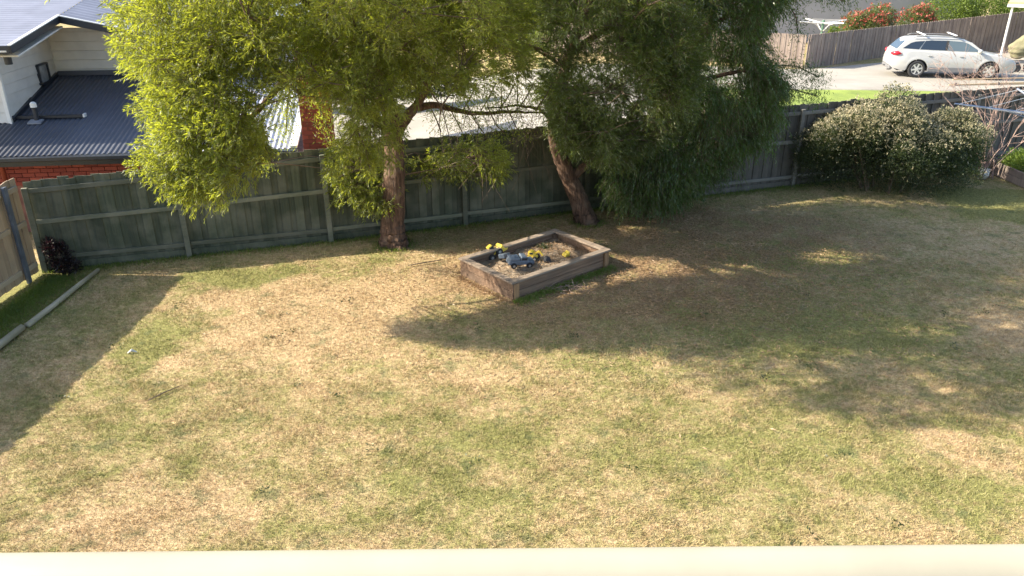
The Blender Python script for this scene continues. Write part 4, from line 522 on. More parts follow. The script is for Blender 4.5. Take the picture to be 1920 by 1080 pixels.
SM1="-275,1443,137 -246,1425,147 -542,1224,469 -476,1101,261 -177,1182,283 -426,1042,276 -151,1483,162 -289,1442,159 -477,1048,328 -63,1386,206 -483,1060,255 -106,1224,445 -411,1138,402 -339,1190,541 -405,1071,245 -183,1211,253 -162,1375,352 -362,1076,259 -358,1165,441 -461,1162,356 -35,1493,115 -557,1243,494 -340,1416,137 -91,1132,433 -260,1398,83 -136,1497,133 -85,1501,170 -155,1390,430 -456,1122,269 -387,1071,325 -546,1146,386 -408,1079,264 -228,1432,124 -156,1204,387 -165,1500,136 -344,1261,530 -27,1408,168 -31,1485,159 -305,1427,152 -244,1470,202 -192,1143,465 -72,1501,139 -415,1145,380 -508,1076,239 -440,1140,400 -249,1423,94 -253,1190,458 -250,1424,118 -199,1457,298 -179,1370,373 -378,1198,277 -220,1197,229 -56,1479,137 -58,1419,197 -467,1104,291 -424,1094,402 -114,1198,402 -480,1074,237 -301,1230,396 -505,1120,326 -389,1171,267 -314,1231,327 -258,1396,372 -433,1212,486 -383,1338,473 -257,1463,174 -390,1428,452 -306,1439,211 -135,1513,170 -296,1237,354 -406,1095,349 -433,1233,500 -121,1424,424 -397,1063,229 -105,1210,394 -307,1227,490 -157,1207,460 -162,1263,543 -278,1452,201 -193,1160,372 -123,1377,370 -281,1428,110 -471,1175,382 -111,1222,234 -386,1155,280 -450,1049,212 -201,1216,495 -447,1246,442 -176,1467,158 -5,1306,401 -338,1050,308 -210,1154,424 -343,1426,414 -19,1489,132 -441,1101,360 -488,1129,401 -241,1446,163 -425,1185,395 -443,1068,250 -460,1059,252 -418,1099,369 -108,1277,464 -379,1193,450 -142,1397,321 -446,1111,378 -146,1342,404 -365,1220,403 -236,1394,315 -182,1094,408 -49,1517,138 -457,1068,212 -409,1206,437 -381,1112,295 -52,1302,447 -457,1145,360 -428,1149,291 -358,1081,347 -39,1223,400 -123,1168,387 -487,1125,351 -428,1086,426 -487,1093,291 -56,1345,422 -165,1406,444 -282,1398,118 -424,1094,252 9,1319,372 -251,1438,103 -374,1238,529 -292,1462,222 -446,1092,281 -40,1408,200 -314,1116,410 -129,1216,516 -464,1077,248 -233,1458,454 -181,1370,439 -14,1376,327 -295,1434,129 -412,1151,414 -321,1385,146 -240,1456,129 -514,1082,255 -173,1266,487 -387,1100,257 -44,1469,144 -308,1468,475 -435,1417,253 -400,1055,309 -181,1182,491 -218,1389,360 -94,1499,129 -23,1449,144 -522,1055,256 -377,1086,319 -243,1174,433 -251,1391,96 -313,1258,535 -349,1377,523 -367,1065,290 -282,1407,346 -401,1116,305 -337,1426,115 -339,1277,418 -189,1430,345 -477,1191,396 -154,1451,349 -407,1098,281 -310,1424,109 -416,1126,287 -378,1109,335 -421,1288,506 -384,1119,408 -166,1154,414 -391,1085,286 -381,1150,253 -449,1238,315 -413,1162,359 -471,1058,218 -16,1328,333 -173,1115,465 -353,1106,459 -484,1114,294 -297,1477,325 -279,1269,373 -123,1383,342 -438,1073,278 -478,1063,365 -186,1318,469 -401,1105,324 -317,1464,385 -231,1184,240 -367,1256,574 -410,1237,483 -310,1262,401 -234,1145,345 -155,1398,332 -251,1408,124 -327,1271,485 -461,1116,387 -312,1243,392 -306,1109,363 -201,1128,414 -409,1066,340 -462,1154,391 -232,1387,92 -233,1441,145 -275,1078,362 -510,1166,382 -185,1178,237 -420,1130,361 -436,1144,276 -427,1276,456 -332,1488,320 -515,1179,362 -400,1139,258 -399,1118,266 -390,1244,393 -403,1139,281 -518,1169,399 -319,1431,190 -402,1165,287 -100,1421,295 -495,1154,329 -492,1088,366 -222,1175,445 -417,1198,299 -454,1091,347 -337,1284,519 -149,1234,440 -369,1118,388 -199,1445,350 -293,1430,78 -243,1460,186 -30,1418,187 -326,1107,426 27,1296,335 -163,1186,533 -302,1272,366 -210,1115,394 -117,1511,134 -400,1046,269 -427,1065,352 -44,1524,166 -197,1272,509 -23,1427,163 -216,1446,149 -257,1450,403 -256,1458,137 -329,1420,93 -439,1161,351 -386,1085,367 -124,1098,399 -103,1529,167 -205,1078,328 -402,1069,383 -181,1497,147 -414,1160,398 -252,1239,527 -21,1469,130 -409,1081,292 -345,1446,466 -215,1397,343 -392,1138,366 -280,1450,177 -151,1111,439 -488,1039,274 -40,1209,480 -452,1060,272 -176,1438,359 -294,1454,206 -417,1058,251 -279,1418,128 -303,1467,352 -508,1189,392 -146,1245,468 -244,1445,462 -444,1316,508 -481,1113,275 -413,1287,483 -178,1117,406 -138,1159,338 -142,1435,343 -460,1044,352 -392,1028,246 -425,1106,274 -375,1168,254 -201,1373,458 -391,1138,342 -377,1045,324 -333,1398,159 -355,1243,567 -480,1172,397 -49,1295,429 -516,1136,369 -276,1427,82 -358,1273,425 -328,1350,539 -140,1198,429 -246,1211,268 -150,1222,336 -470,1162,323 -267,1227,523 -316,1412,160 -230,1424,458 -491,1110,340 -155,1475,145 -371,1389,422 -223,1387,397 -59,1321,453 -91,1492,148 -323,1441,174 -472,1049,308 -425,1096,350 -352,1294,498 -434,1031,247 -380,1296,523 -471,1073,265 -84,1115,368 -186,1364,422 -156,1126,423 -259,1437,165 -421,1057,227 -39,1399,355 -221,1446,330 -34,1155,373 -22,1403,184 -140,1247,525 -323,1421,124 -423,1104,300 -134,1474,141 -407,1403,419 -5,1237,456 -376,1142,290 -480,1081,385 -61,1198,398 -275,1239,344 -495,1258,465 -313,1441,110 -395,1037,310 -190,1402,316 -58,1383,186 -227,1462,400 -347,1435,146 -370,1184,497 -261,1207,479 -36,1481,133 -174,1374,324 -451,1098,265 -451,1039,317 -436,1207,409 -403,1132,353 -271,1451,368 -343,1419,526 -375,1134,401 -163,1500,158 -352,1063,301 -475,1037,253 -466,1170,439 -28,1354,355 -371,1216,554 -319,1404,131 -154,1173,388 -370,1115,278 -202,1449,403 -114,1255,483 -1,1318,427 -458,1063,362 -354,1355,463 -81,1155,346 -377,1108,244 -183,1421,293 -364,1197,549 -436,1130,431 -465,1053,236 -436,1125,448 -413,1084,312 -173,1281,515 -299,1394,119 -345,1477,383 -148,1148,381 -191,1185,431 -211,1386,315 -497,1136,373 18,1308,359 -355,1246,500 -467,1139,383 -152,1266,524 -207,1241,541 -458,1165,412 -115,1198,377 -270,1419,96 -102,1498,173 -467,1046,282 -128,1114,449 -257,1414,356 -107,1339,440 -255,1441,135 -275,1433,347 -169,1450,129 -254,1396,351 4,1199,396 -440,1081,388 -210,1236,496 -485,1155,353 -40,1500,142 -85,1296,482 -382,1474,417 -469,1209,394 -374,1098,417 -111,1342,377 -65,1531,155 -379,1160,391 -267,1115,236 -523,1189,411 -134,1149,422 -360,1447,497 -85,1524,174 -465,1155,373 -107,1107,380 -467,1063,337 -370,1398,454 -442,1079,234 -381,1078,266 -464,1106,346 -255,1435,309 -82,1195,418 -355,1231,425 -148,1152,404 -106,1422,364 -161,1467,129 -512,1140,388 -335,1257,403 -418,1458,441 -265,1186,260 -383,1171,295 -428,1167,386 -196,1093,386 -352,1244,406 -218,1466,423 -221,1453,164 -306,1448,180 -158,1369,456 -189,1448,331 1,1295,446 -309,1430,169 -54,1311,419 -250,1456,419 -246,1138,389 -18,1318,414 -257,1395,418 -307,1419,397 -230,1202,495 -466,1083,210 -449,1095,381 -441,1184,378 -431,1135,349 -526,1148,336 -201,1171,326 -395,1140,412 -295,1410,129 -439,1105,318 -264,1418,330 -450,1120,294 -385,1209,488 10,1282,349 -296,1220,368 -468,1067,314 -357,1275,497 -324,1467,453 -439,1454,443 -98,1523,148 -284,1451,440 -176,1177,366 -218,1244,285 -272,1464,122 -295,1275,397 -140,1209,485 -522,1110,320 -287,1441,331 -257,1247,500 -191,1228,563 -428,1058,319 -503,1113,354 -223,1435,439 -529,1159,372 -554,1166,379 -346,1250,424 -221,1413,386 -324,1396,393 -284,1406,83 -74,1349,359 -398,1050,247 -296,1453,144 -430,1129,387 -516,1141,440 -386,1465,471 -486,1079,221 -168,1141,325 -394,1094,238 -285,1267,237 -270,1170,415 -234,1121,356 -428,1139,259 -395,1088,305 -364,1099,392 -68,1436,374 -164,1434,331 -383,1179,430 -382,1116,353 -127,1507,148 -411,1418,460 -25,1232,417 -335,1416,161 -236,1378,449 -473,1106,404 -151,1283,448 -320,1275,394 -336,1233,406 -279,1318,268 -25,1213,411 -444,1292,519 -515,1086,275 -293,1122,412 -223,1412,124 -298,1406,100 -343,1229,528 -435,1089,209 -511,1110,277 -218,1170,390 -114,1492,125 -448,1047,287 -381,1131,436 -237,1256,198 -471,1131,408 -340,1231,475 -368,1141,267 -196,1465,465 -487,1232,456 -399,1143,464 -467,1072,227 -450,1074,351 -253,1420,75 -323,1435,140 -278,1085,382 -81,1351,377 -318,1486,443 -182,1438,480 -118,1114,424 -110,1197,457 -95,1133,407 -312,1403,114 -264,1402,101 -229,1135,444 -212,1125,338 -254,1128,263 -441,1133,318 -355,1259,392 -184,1348,441 -80,1523,144 14,1262,416 -483,1140,427 -291,1251,345 -378,1112,444 -496,1150,454 -193,1106,335 -121,1258,458 -64,1145,418 -207,1209,513 -287,1454,108 -207,1071,393 -220,1456,348 -176,1459,316 -404,1126,380 -423,1088,331 -65,1349,442 -319,1098,361 -231,1447,112 -79,1365,501 -422,1170,306 -469,1113,306 -250,1127,354 -337,1085,394 -110,1428,399 -433,1173,363 -277,1270,520 -449,1121,361 -306,1235,372 -462,1355,410 -447,1194,399 -434,1034,304 -203,1133,360 -322,1271,565 -461,1085,277 -452,1273,458 -252,1418,373 -412,1112,459 -402,1027,224 -285,1442,89 -386,1125,275 -30,1338,396 -427,1185,444 -168,1097,361 -379,1283,480 -164,1303,451 -102,1387,308 -53,1503,176 -184,1234,271 -263,1493,364 -208,1427,404 -494,1118,414 -175,1408,344 -185,1144,447 -52,1324,432 -54,1489,153 -230,1225,266 -466,1029,307 -115,1395,354 0,1337,424 19,1288,430 -418,1030,312 -99,1266,447 -204,1186,236 -408,1053,359 -448,1055,323 -256,1447,118 -207,1412,359 -412,1226,282 -395,1141,297 -308,1411,143 -228,1393,299 -479,1077,287 -110,1500,149 -259,1122,404 -439,1102,438 -290,1440,191 -268,1263,348 -305,1258,380 -440,1051,353 -202,1390,454 -143,1147,504 -374,1404,414 -516,1133,404 -332,1287,402 -448,1028,287 -44,1222,466 -234,1407,97 -431,1081,345 -106,1406,323 -363,1095,260 -339,1091,360 -444,1117,413 -306,1092,437 -324,1214,527 -199,1415,454 -215,1093,420 -433,1193,308 17,1226,385 -26,1167,424 -462,1186,424 -108,1188,479 -72,1269,479 -312,1412,417 -423,1166,282 -485,1095,242 -279,1230,483 -347,1477,446 -489,1061,225 -236,1416,113 -220,1172,226 -394,1439,476 -298,1177,439 -31,1301,406 -485,1062,335 -379,1096,272 -451,1290,477 -372,1035,308 -506,1058,261 -445,1257,464 -74,1164,361 -515,1279,387 -231,1247,476 -372,1252,412 -325,1237,488 -222,1224,491 -89,1210,467 -570,1188,444 -530,1153,391 -15,1313,450 -381,1068,376 -444,1186,450 -382,1094,399 -433,1115,343 -298,1237,335 -221,1399,444 -377,1051,346 -270,1450,95 -300,1435,96 -117,1134,429 -161,1176,478 -66,1388,348 -180,1186,315 -107,1311,425 -377,1208,402 -87,1174,427 -401,1032,284 -336,1466,426 -44,1182,399 -452,1099,306 -428,1169,454 -382,1240,424 -183,1264,523 -408,1377,543 -250,1438,485 -119,1127,467 -76,1200,445 -241,1148,361 -221,1178,298 -201,1423,384 -204,1110,350 -159,1191,376 -462,1150,313 -246,1420,342 -90,1334,487 -126,1180,414 -286,1192,450 -286,1250,507 -449,1101,409 -214,1083,445 -371,1226,421 -99,1405,306 -317,1311,575 -495,1074,267 -391,1070,355 -195,1174,270 -503,1153,362 -348,1099,383 -156,1304,480 -222,1170,247 -198,1196,479 -210,1431,481 -157,1240,500 -368,1445,451 -113,1335,526 -371,1084,289 -467,1139,297 -296,1270,511 -346,1410,423 -486,1129,444 -435,1211,432 -436,1212,375 -191,1200,305 -266,1464,450 -295,1166,416 -425,1085,269 -355,1096,277 -162,1382,371 -104,1212,508 -166,1429,453 -237,1481,418 -184,1150,336 -425,1066,211 -222,1425,108 -131,1461,409 -128,1487,151 -410,1232,391 -186,1145,411 -32,1512,132 -63,1218,481 -435,1434,443 -446,1042,230 -431,1129,410 -489,1092,318 -298,1263,565 -406,1154,271 -357,1134,386 -207,1246,479 -475,1235,442 -73,1371,358 -36,1316,388 -43,1216,441 -204,1419,341 -77,1283,494 -284,1102,386 -17,1469,158 -559,1153,415 -88,1234,515 1,1265,438 -473,1184,356 -399,1456,447 -190,1418,372 -125,1278,491 -263,1130,247 -458,1041,259 -267,1398,402 -65,1181,488 -339,1125,414 -544,1168,443 -101,1481,126 -63,1146,359 -469,1215,446 -60,1504,159 -73,1493,114 -264,1254,321 -302,1208,384 -388,1487,405 -327,1113,379 -215,1145,321 -318,1290,512 -389,1052,286 -187,1244,458 -351,1193,489 -131,1262,479 -82,1183,483 -36,1441,157 -463,1125,325 -275,1433,417 -156,1378,397 -301,1436,437 -451,1218,455"
SM2="235,1423,316 98,1533,255 104,1313,375 182,1543,253 279,1420,266 175,1581,426 86,1578,274 272,1532,318 302,1472,211 288,1410,244 227,1489,163 242,1510,319 198,1495,479 248,1429,294 89,1588,410 217,1423,424 65,1400,428 148,1601,255 147,1372,415 214,1542,365 234,1332,264 76,1560,308 237,1507,383 120,1535,467 240,1476,293 245,1566,287 100,1370,437 256,1495,266 344,1468,320 113,1378,420 241,1460,360 65,1309,354 335,1457,400 290,1527,346 145,1460,223 321,1473,256 166,1489,151 89,1432,231 127,1508,236 293,1499,281 239,1458,430 297,1516,291 223,1561,304 162,1531,211 70,1333,425 167,1567,272 87,1580,251 44,1563,448 85,1323,317 52,1521,511 115,1502,326 241,1539,255 261,1474,391 176,1514,170 143,1538,285 189,1523,462 49,1512,443 207,1422,193 210,1446,330 286,1489,189 288,1529,274 278,1396,279 182,1473,167 217,1518,256 217,1496,141 249,1457,314 221,1543,238 254,1546,388 58,1545,288 225,1569,215 123,1466,224 263,1434,248 216,1442,162 274,1459,276 109,1500,518 284,1406,332 74,1510,280 229,1478,425 321,1417,293 160,1452,463 65,1601,408 128,1503,278 86,1336,405 79,1349,288 124,1552,312 187,1492,147 130,1486,213 151,1550,185 130,1557,283 224,1460,247 100,1544,416 100,1462,512 216,1542,315 288,1449,314 97,1362,227 188,1574,255 335,1545,228 192,1590,425 191,1553,451 206,1554,392 272,1507,200 181,1540,200 152,1488,460 161,1538,425 175,1564,404 130,1599,238 34,1542,481 212,1395,205 314,1496,438 121,1548,248 304,1433,300 180,1420,253 287,1554,322 110,1527,167 277,1498,401 56,1350,454 137,1587,286 216,1313,389 241,1474,346 188,1500,354 140,1558,235 145,1563,211 189,1399,211 223,1522,388 226,1410,338 73,1309,295 205,1468,423 132,1438,192 299,1409,455 87,1494,507 280,1373,419 76,1386,250 103,1524,273 337,1483,248 168,1404,199 224,1395,384 295,1444,370 215,1591,255 120,1562,504 257,1414,272 272,1484,358 232,1473,470 135,1537,192 145,1431,261 273,1465,198 282,1542,337 174,1445,195 340,1470,302 326,1441,289 177,1358,389 328,1529,309 187,1570,214 248,1561,230 88,1305,403 158,1443,165 102,1614,290 279,1572,255 100,1571,415 291,1451,295 162,1426,219 193,1499,523 175,1592,227 328,1548,209 182,1462,441 75,1368,440 121,1574,308 221,1564,436 136,1519,290 237,1407,425 27,1492,497 215,1440,223 324,1429,263 229,1529,345 187,1568,285 249,1507,289 53,1508,422 224,1512,482 274,1423,460 167,1554,296 75,1447,473 85,1512,445 339,1518,277 244,1556,174 113,1484,196 119,1462,182 277,1441,359 46,1490,503 233,1557,352 50,1499,463 249,1547,319 299,1452,214 88,1486,298 123,1584,431 254,1396,320 239,1384,428 339,1514,225 238,1503,151 143,1465,477 309,1482,334 111,1581,208 158,1412,235 244,1420,192 249,1520,180 256,1380,341 92,1511,213 186,1548,383 115,1406,258 318,1461,290 203,1316,344 64,1319,378 258,1449,290 143,1497,328 114,1576,463 284,1545,219 52,1520,491 262,1511,348 123,1550,225 308,1406,374 84,1298,320 312,1491,248 291,1383,298 282,1472,412 99,1402,225 327,1494,261 106,1508,195 255,1442,227 85,1497,256 205,1554,283 256,1448,190 234,1359,417 177,1321,420 90,1390,456 331,1441,336 131,1488,540 195,1461,192 257,1457,501 238,1495,307 298,1505,396 87,1478,465 81,1513,247 40,1527,376 213,1507,349 76,1333,274 259,1477,460 290,1436,345 143,1574,187 298,1389,412 111,1617,268 227,1528,498 296,1512,311 178,1538,340 116,1425,208 269,1484,328 150,1559,431 239,1468,174 133,1324,434 116,1418,229 68,1540,306 170,1531,294 92,1328,255 108,1586,286 265,1558,282 149,1538,169 264,1467,350 196,1445,454 156,1472,194 330,1541,264 138,1430,237 175,1491,379 253,1489,475 61,1307,331 191,1465,490 280,1499,458 281,1399,424 85,1429,445 250,1415,344 265,1570,384 307,1441,246 207,1519,517 182,1495,194 203,1456,368 168,1537,386 152,1531,236 207,1339,396 240,1471,193 169,1363,205 272,1525,242 238,1445,198 316,1465,401 110,1337,371 80,1371,411 173,1471,218 259,1364,446 86,1389,518 96,1502,290 233,1405,200 311,1429,374 132,1486,192 136,1433,217 145,1530,324 103,1412,452 66,1605,254 66,1581,312 210,1574,246 292,1478,360 80,1363,270 241,1558,446 171,1523,230 251,1529,300 102,1600,250 330,1497,291 230,1570,399 75,1597,233 263,1507,314 56,1496,530 144,1442,538 179,1434,233 158,1566,231 85,1456,230 149,1519,258 306,1423,420 149,1393,211 221,1500,396 245,1440,393 264,1415,205 299,1413,357 54,1410,461 131,1465,258 73,1461,283 172,1514,514 104,1507,245 288,1382,324 329,1453,235 46,1370,408 117,1359,504 260,1549,348 290,1573,278 271,1576,284 265,1500,179 292,1496,373 49,1391,457 98,1399,248 282,1563,208 92,1435,277 90,1596,455 300,1456,348 78,1494,228 221,1503,192 136,1499,256 314,1460,373 232,1337,422 66,1569,333 160,1297,369 177,1332,442 187,1523,190 265,1542,444 184,1500,500 285,1378,280 196,1533,282 236,1431,439 298,1519,225 237,1418,384 200,1534,327 285,1437,278 94,1517,528 304,1521,264 161,1550,277 212,1470,178 234,1461,498 100,1439,194 131,1464,518 158,1476,174 205,1537,438 307,1390,284 278,1517,306 26,1539,463 86,1545,284 159,1539,460 165,1446,218 237,1508,340 316,1400,338 303,1562,219 64,1555,392 158,1506,440 289,1508,339 254,1533,193 148,1377,187 159,1490,317 252,1558,208 108,1400,432 151,1499,208 106,1380,512 132,1527,235 180,1405,171 39,1429,427 110,1551,185 180,1311,313 148,1557,302 250,1575,439 329,1481,328 147,1532,479 122,1436,264 100,1449,218 66,1577,445 191,1437,202 309,1432,326 207,1469,464 142,1560,265 244,1517,494 242,1337,382 222,1521,311 190,1537,158 210,1479,245 115,1348,210 256,1443,409 155,1431,188 159,1573,291 243,1434,374 294,1469,311 213,1438,458"
SM3="290,1549,78 298,1544,144 453,1621,393 417,1621,167 388,1483,283 336,1602,53 395,1536,171 393,1637,409 282,1556,112 292,1558,506 352,1579,59 254,1552,76 353,1519,169 324,1557,67 300,1500,70 347,1596,108 352,1517,109 248,1622,94 474,1637,386 351,1656,479 329,1530,154 381,1528,225 240,1516,132 438,1624,203 205,1504,125 372,1554,196 440,1655,261 337,1675,134 467,1554,313 395,1628,534 535,1614,232 367,1629,443 325,1605,91 348,1622,154 409,1649,129 510,1625,195 213,1494,149 421,1537,124 380,1509,153 348,1616,90 219,1541,100 287,1511,124 255,1487,83 225,1559,86 265,1539,50 238,1476,68 226,1534,131 339,1542,114 444,1551,393 226,1494,62 377,1524,103 241,1530,80 438,1645,323 388,1586,143 331,1660,498 296,1508,151 293,1494,101 364,1567,164 274,1497,166 326,1498,126 330,1505,84 349,1515,476 354,1622,114 318,1516,138 232,1543,65 314,1498,157 317,1538,89 355,1566,143 258,1493,132 224,1489,129 431,1528,232 349,1535,93 320,1590,501 305,1559,133 254,1508,152 481,1535,188 386,1531,120 369,1661,472 495,1588,204 419,1632,103 346,1608,72 241,1549,95 277,1473,118 212,1526,76 528,1583,258 369,1607,495 499,1626,252 558,1619,246 251,1486,108 315,1485,101 394,1628,174 226,1485,108 296,1592,488 355,1542,171 210,1612,77 342,1509,150 318,1531,62 282,1559,58 303,1518,50 463,1545,172 517,1553,198 518,1640,171 319,1574,57 266,1561,100 412,1565,142 251,1487,158 348,1564,482 476,1645,285 359,1580,499 425,1647,457 294,1625,71 273,1561,140 209,1633,109 344,1528,57 508,1547,295 386,1657,443 424,1559,445 444,1507,238 346,1578,522 469,1531,231 409,1607,512 305,1609,57 327,1531,500 450,1631,246 369,1571,456 410,1616,455 361,1592,74 277,1513,142 270,1482,68 235,1504,105 272,1620,88 384,1570,200 417,1648,359 294,1521,73 352,1603,162 333,1493,100 347,1545,68 219,1516,136 316,1523,109 311,1650,480 242,1541,115 317,1634,84 240,1576,61 415,1663,112 467,1645,423 216,1523,115 461,1581,411 284,1527,158 282,1611,482 446,1664,323 420,1675,263 539,1592,277 423,1677,210 511,1610,474 321,1605,140 515,1646,425 303,1510,172 299,1543,110 489,1582,247 401,1590,470 211,1494,76 308,1554,52 540,1636,278 229,1616,110 402,1639,451 478,1650,258 423,1668,172 286,1610,137 496,1635,212 399,1556,493 494,1659,218 488,1642,329 358,1536,447 311,1563,107 383,1639,487 209,1591,84 202,1539,119 485,1646,433 326,1563,487 324,1533,126 235,1629,77 284,1478,169 322,1483,78 462,1551,455 388,1510,253 334,1590,571 304,1571,76 222,1597,102 462,1601,546 390,1607,82 319,1653,95 431,1640,224 471,1576,374 417,1649,424 399,1652,518 303,1484,129 483,1595,388 280,1600,111 470,1565,392 372,1666,114 386,1591,178 472,1605,426 263,1572,61 494,1632,467 432,1552,164 487,1563,219 354,1586,458 444,1508,182 246,1640,103 285,1638,110 275,1478,98 363,1615,132 347,1485,284 435,1560,146 337,1633,116 324,1586,542 408,1649,165 518,1665,299 434,1629,452 426,1513,197 476,1574,185 340,1512,422 470,1569,161 469,1622,154 463,1645,328 522,1645,306 318,1584,106 364,1533,126 537,1641,223 327,1575,86 386,1568,466 416,1603,87 284,1514,101 266,1583,79 387,1511,471 394,1649,191 294,1589,70 400,1511,162 432,1640,342 450,1583,439 501,1653,245 510,1543,257 410,1588,450 248,1548,51 324,1498,55 449,1580,459 497,1631,391 368,1619,52 370,1509,194 360,1625,523 423,1661,142 282,1545,130 358,1605,546 369,1512,128 392,1651,383 513,1575,301 336,1575,152 457,1554,234 313,1543,158 345,1507,129 508,1616,446 495,1604,313 482,1572,278 411,1569,433 460,1491,255 518,1629,226 387,1612,111 259,1543,143 460,1597,171 461,1648,225 496,1653,144 377,1574,116 423,1629,144 410,1507,257 508,1562,502 337,1547,143 329,1565,517 391,1689,361 530,1549,223 368,1559,489 556,1618,273 379,1489,240 305,1626,109 424,1646,196 418,1605,544 395,1668,153 370,1573,232 381,1555,94 439,1616,179 417,1617,434 421,1581,157 299,1581,113 442,1629,421 363,1643,110 392,1621,467 518,1591,235 297,1648,97 348,1582,133 408,1648,265 344,1526,139 470,1625,352 227,1519,58 314,1545,482 411,1638,484 341,1655,518 452,1614,105 436,1685,226 391,1573,100 482,1609,228 451,1600,486 247,1498,68 272,1590,55 440,1640,382 347,1566,74 425,1617,478 513,1602,258 452,1552,351 500,1519,313 375,1594,570 281,1554,472 440,1536,452 464,1620,212 381,1539,481 398,1645,90 257,1523,93 447,1523,430 497,1571,165 517,1590,275 458,1531,191 440,1636,532 440,1577,131 438,1529,189 320,1616,506 216,1553,128 417,1582,127 502,1559,185 381,1635,109 331,1565,103 318,1596,479 478,1558,418 468,1536,402 468,1530,449 343,1606,127 409,1547,197 442,1560,183 384,1612,518 370,1639,382 333,1623,483 432,1655,85 399,1525,200 524,1628,254 374,1579,88 535,1630,175 244,1605,123 483,1520,460 372,1650,357 476,1617,395 394,1683,209 413,1582,493 497,1558,279"
T1 = tree((-2.3, 14.18, 0), 'leafy yellow green tree with the thick straight trunk, left of the sandpit',
  [(-2.3, 14.18, -.1), (-2.3, 14.18, .05), (-2.3, 14.18, .22), (-2.29, 14.18, .5), (-2.22, 14.18, 1.2), (-2.17, 14.2, 2.0), (-2.2, 14.2, 2.5), (-2.4, 13.9, 3.6), (-2.5, 13.4, 5.0), (-2.4, 12.8, 6.8)],
  [.34, .275, .24, .215, .20, .175, .16, .12, .08, .04],
  [([(-2.17, 14.2, 2.1), (-1.95, 14.2, 2.45), (-1.75, 14.2, 2.68), (-1.4, 14.2, 2.72), (-.79, 14.3, 2.55), (0, 14.45, 2.55), (.6, 14.6, 2.5)], [.11, .10, .085, .06, .04, .028, .014]),
   ([(-1.75, 14.2, 2.68), (-1.3, 14.1, 3.4), (-.7, 13.9, 4.4), (-.3, 13.4, 5.8)], [.08, .06, .045, .02]),
   ([(-2.2, 14.2, 2.2), (-2.8, 13.8, 2.9), (-3.6, 13.0, 3.5), (-4.4, 12.0, 3.9), (-5.0, 11.5, 3.6)], [.11, .08, .06, .04, .02]),
   ([(-3.6, 13.0, 3.5), (-4.0, 12.3, 3.0), (-4.5, 11.7, 2.5), (-4.8, 11.5, 2.1)], [.055, .04, .028, .012]),
   ([(-2.4, 13.9, 3.6), (-2.2, 12.8, 4.6), (-2.0, 11.4, 5.6), (-1.8, 10.2, 6.4)], [.09, .07, .05, .02]),
   ([(-2.4, 13.9, 3.6), (-3.5, 12.8, 4.8), (-4.6, 11.6, 5.8)], [.08, .05, .02])],
  dec(CL1), dec(UP1), dec(SM1), M['leaf1'], np.array([-2.2, 13.4, 3.2]), 48, .075, .0125, .12, nl=11, slen=.22)
T2 = tree((1.55, 15.51, 0), 'olive green tree with a reddish trunk that leans left and forks, behind the sandpit',
  [(1.58, 15.51, -.1), (1.57, 15.51, .05), (1.5, 15.52, .3), (1.28, 15.55, .8), (1.05, 15.5, 1.3), (.88, 15.45, 1.7), (.8, 15.3, 2.3), (1.0, 15.0, 3.3), (1.4, 14.4, 4.6), (1.4, 13.6, 6.4)],
  [.32, .23, .20, .175, .15, .125, .11, .09, .06, .03],
  [([(1.22, 15.55, .95), (1.45, 15.5, 1.2), (1.75, 15.4, 1.5), (2.1, 15.2, 1.9), (2.4, 15.0, 2.6)], [.11, .09, .07, .05, .02]),
   ([(1.0, 15.0, 3.3), (.5, 14.8, 3.6), (.1, 14.7, 3.75), (-.4, 14.6, 3.9)], [.06, .045, .03, .015]),
   ([(.85, 15.3, 2.2), (.5, 15.0, 2.5), (.1, 14.8, 2.6), (-.5, 14.5, 2.6)], [.045, .03, .02, .01]),
   ([(1.05, 14.9, 3.5), (1.9, 14.6, 4.2), (2.8, 13.8, 5.2)], [.07, .05, .02]), ([(1.4, 14.4, 4.6), (1.6, 13.0, 5.8), (1.7, 11.6, 6.6)], [.06, .04, .02])],
  dec(CL2), dec(UP2), dec(SM2), M['leaf2'], np.array([1.3, 15.2, 3.0]), 48, .075, .0125, .12, nl=11, slen=.22)
T3 = tree((2.65, 16.25, 0), 'dark green weeping tree drooping almost to the ground, right of the forked tree',
  [(2.65, 16.25, -.1), (2.7, 16.25, .3), (2.9, 16.2, 1.2), (3.2, 16.1, 2.2), (3.7, 16.0, 3.6), (4.3, 16.0, 5.2), (4.5, 15.9, 6.5)], [.20, .15, .13, .11, .09, .05, .02],
  [([(3.2, 16.1, 2.2), (3.8, 15.9, 2.9), (4.6, 15.8, 3.1), (5.3, 15.7, 2.8)], [.06, .05, .035, .015]), ([(2.9, 16.2, 1.2), (2.6, 15.9, 1.7), (2.3, 15.6, 1.7)], [.06, .04, .02]),
   ([(3.7, 16.0, 3.6), (4.4, 15.9, 4.4), (5.4, 15.8, 4.7)], [.06, .04, .015])],
  dec(CL3), dec(UP3), dec(SM3), M['leaf3'], np.array([3.6, 16.1, 4.2]), 40, .078, .014, .6, nl=11)
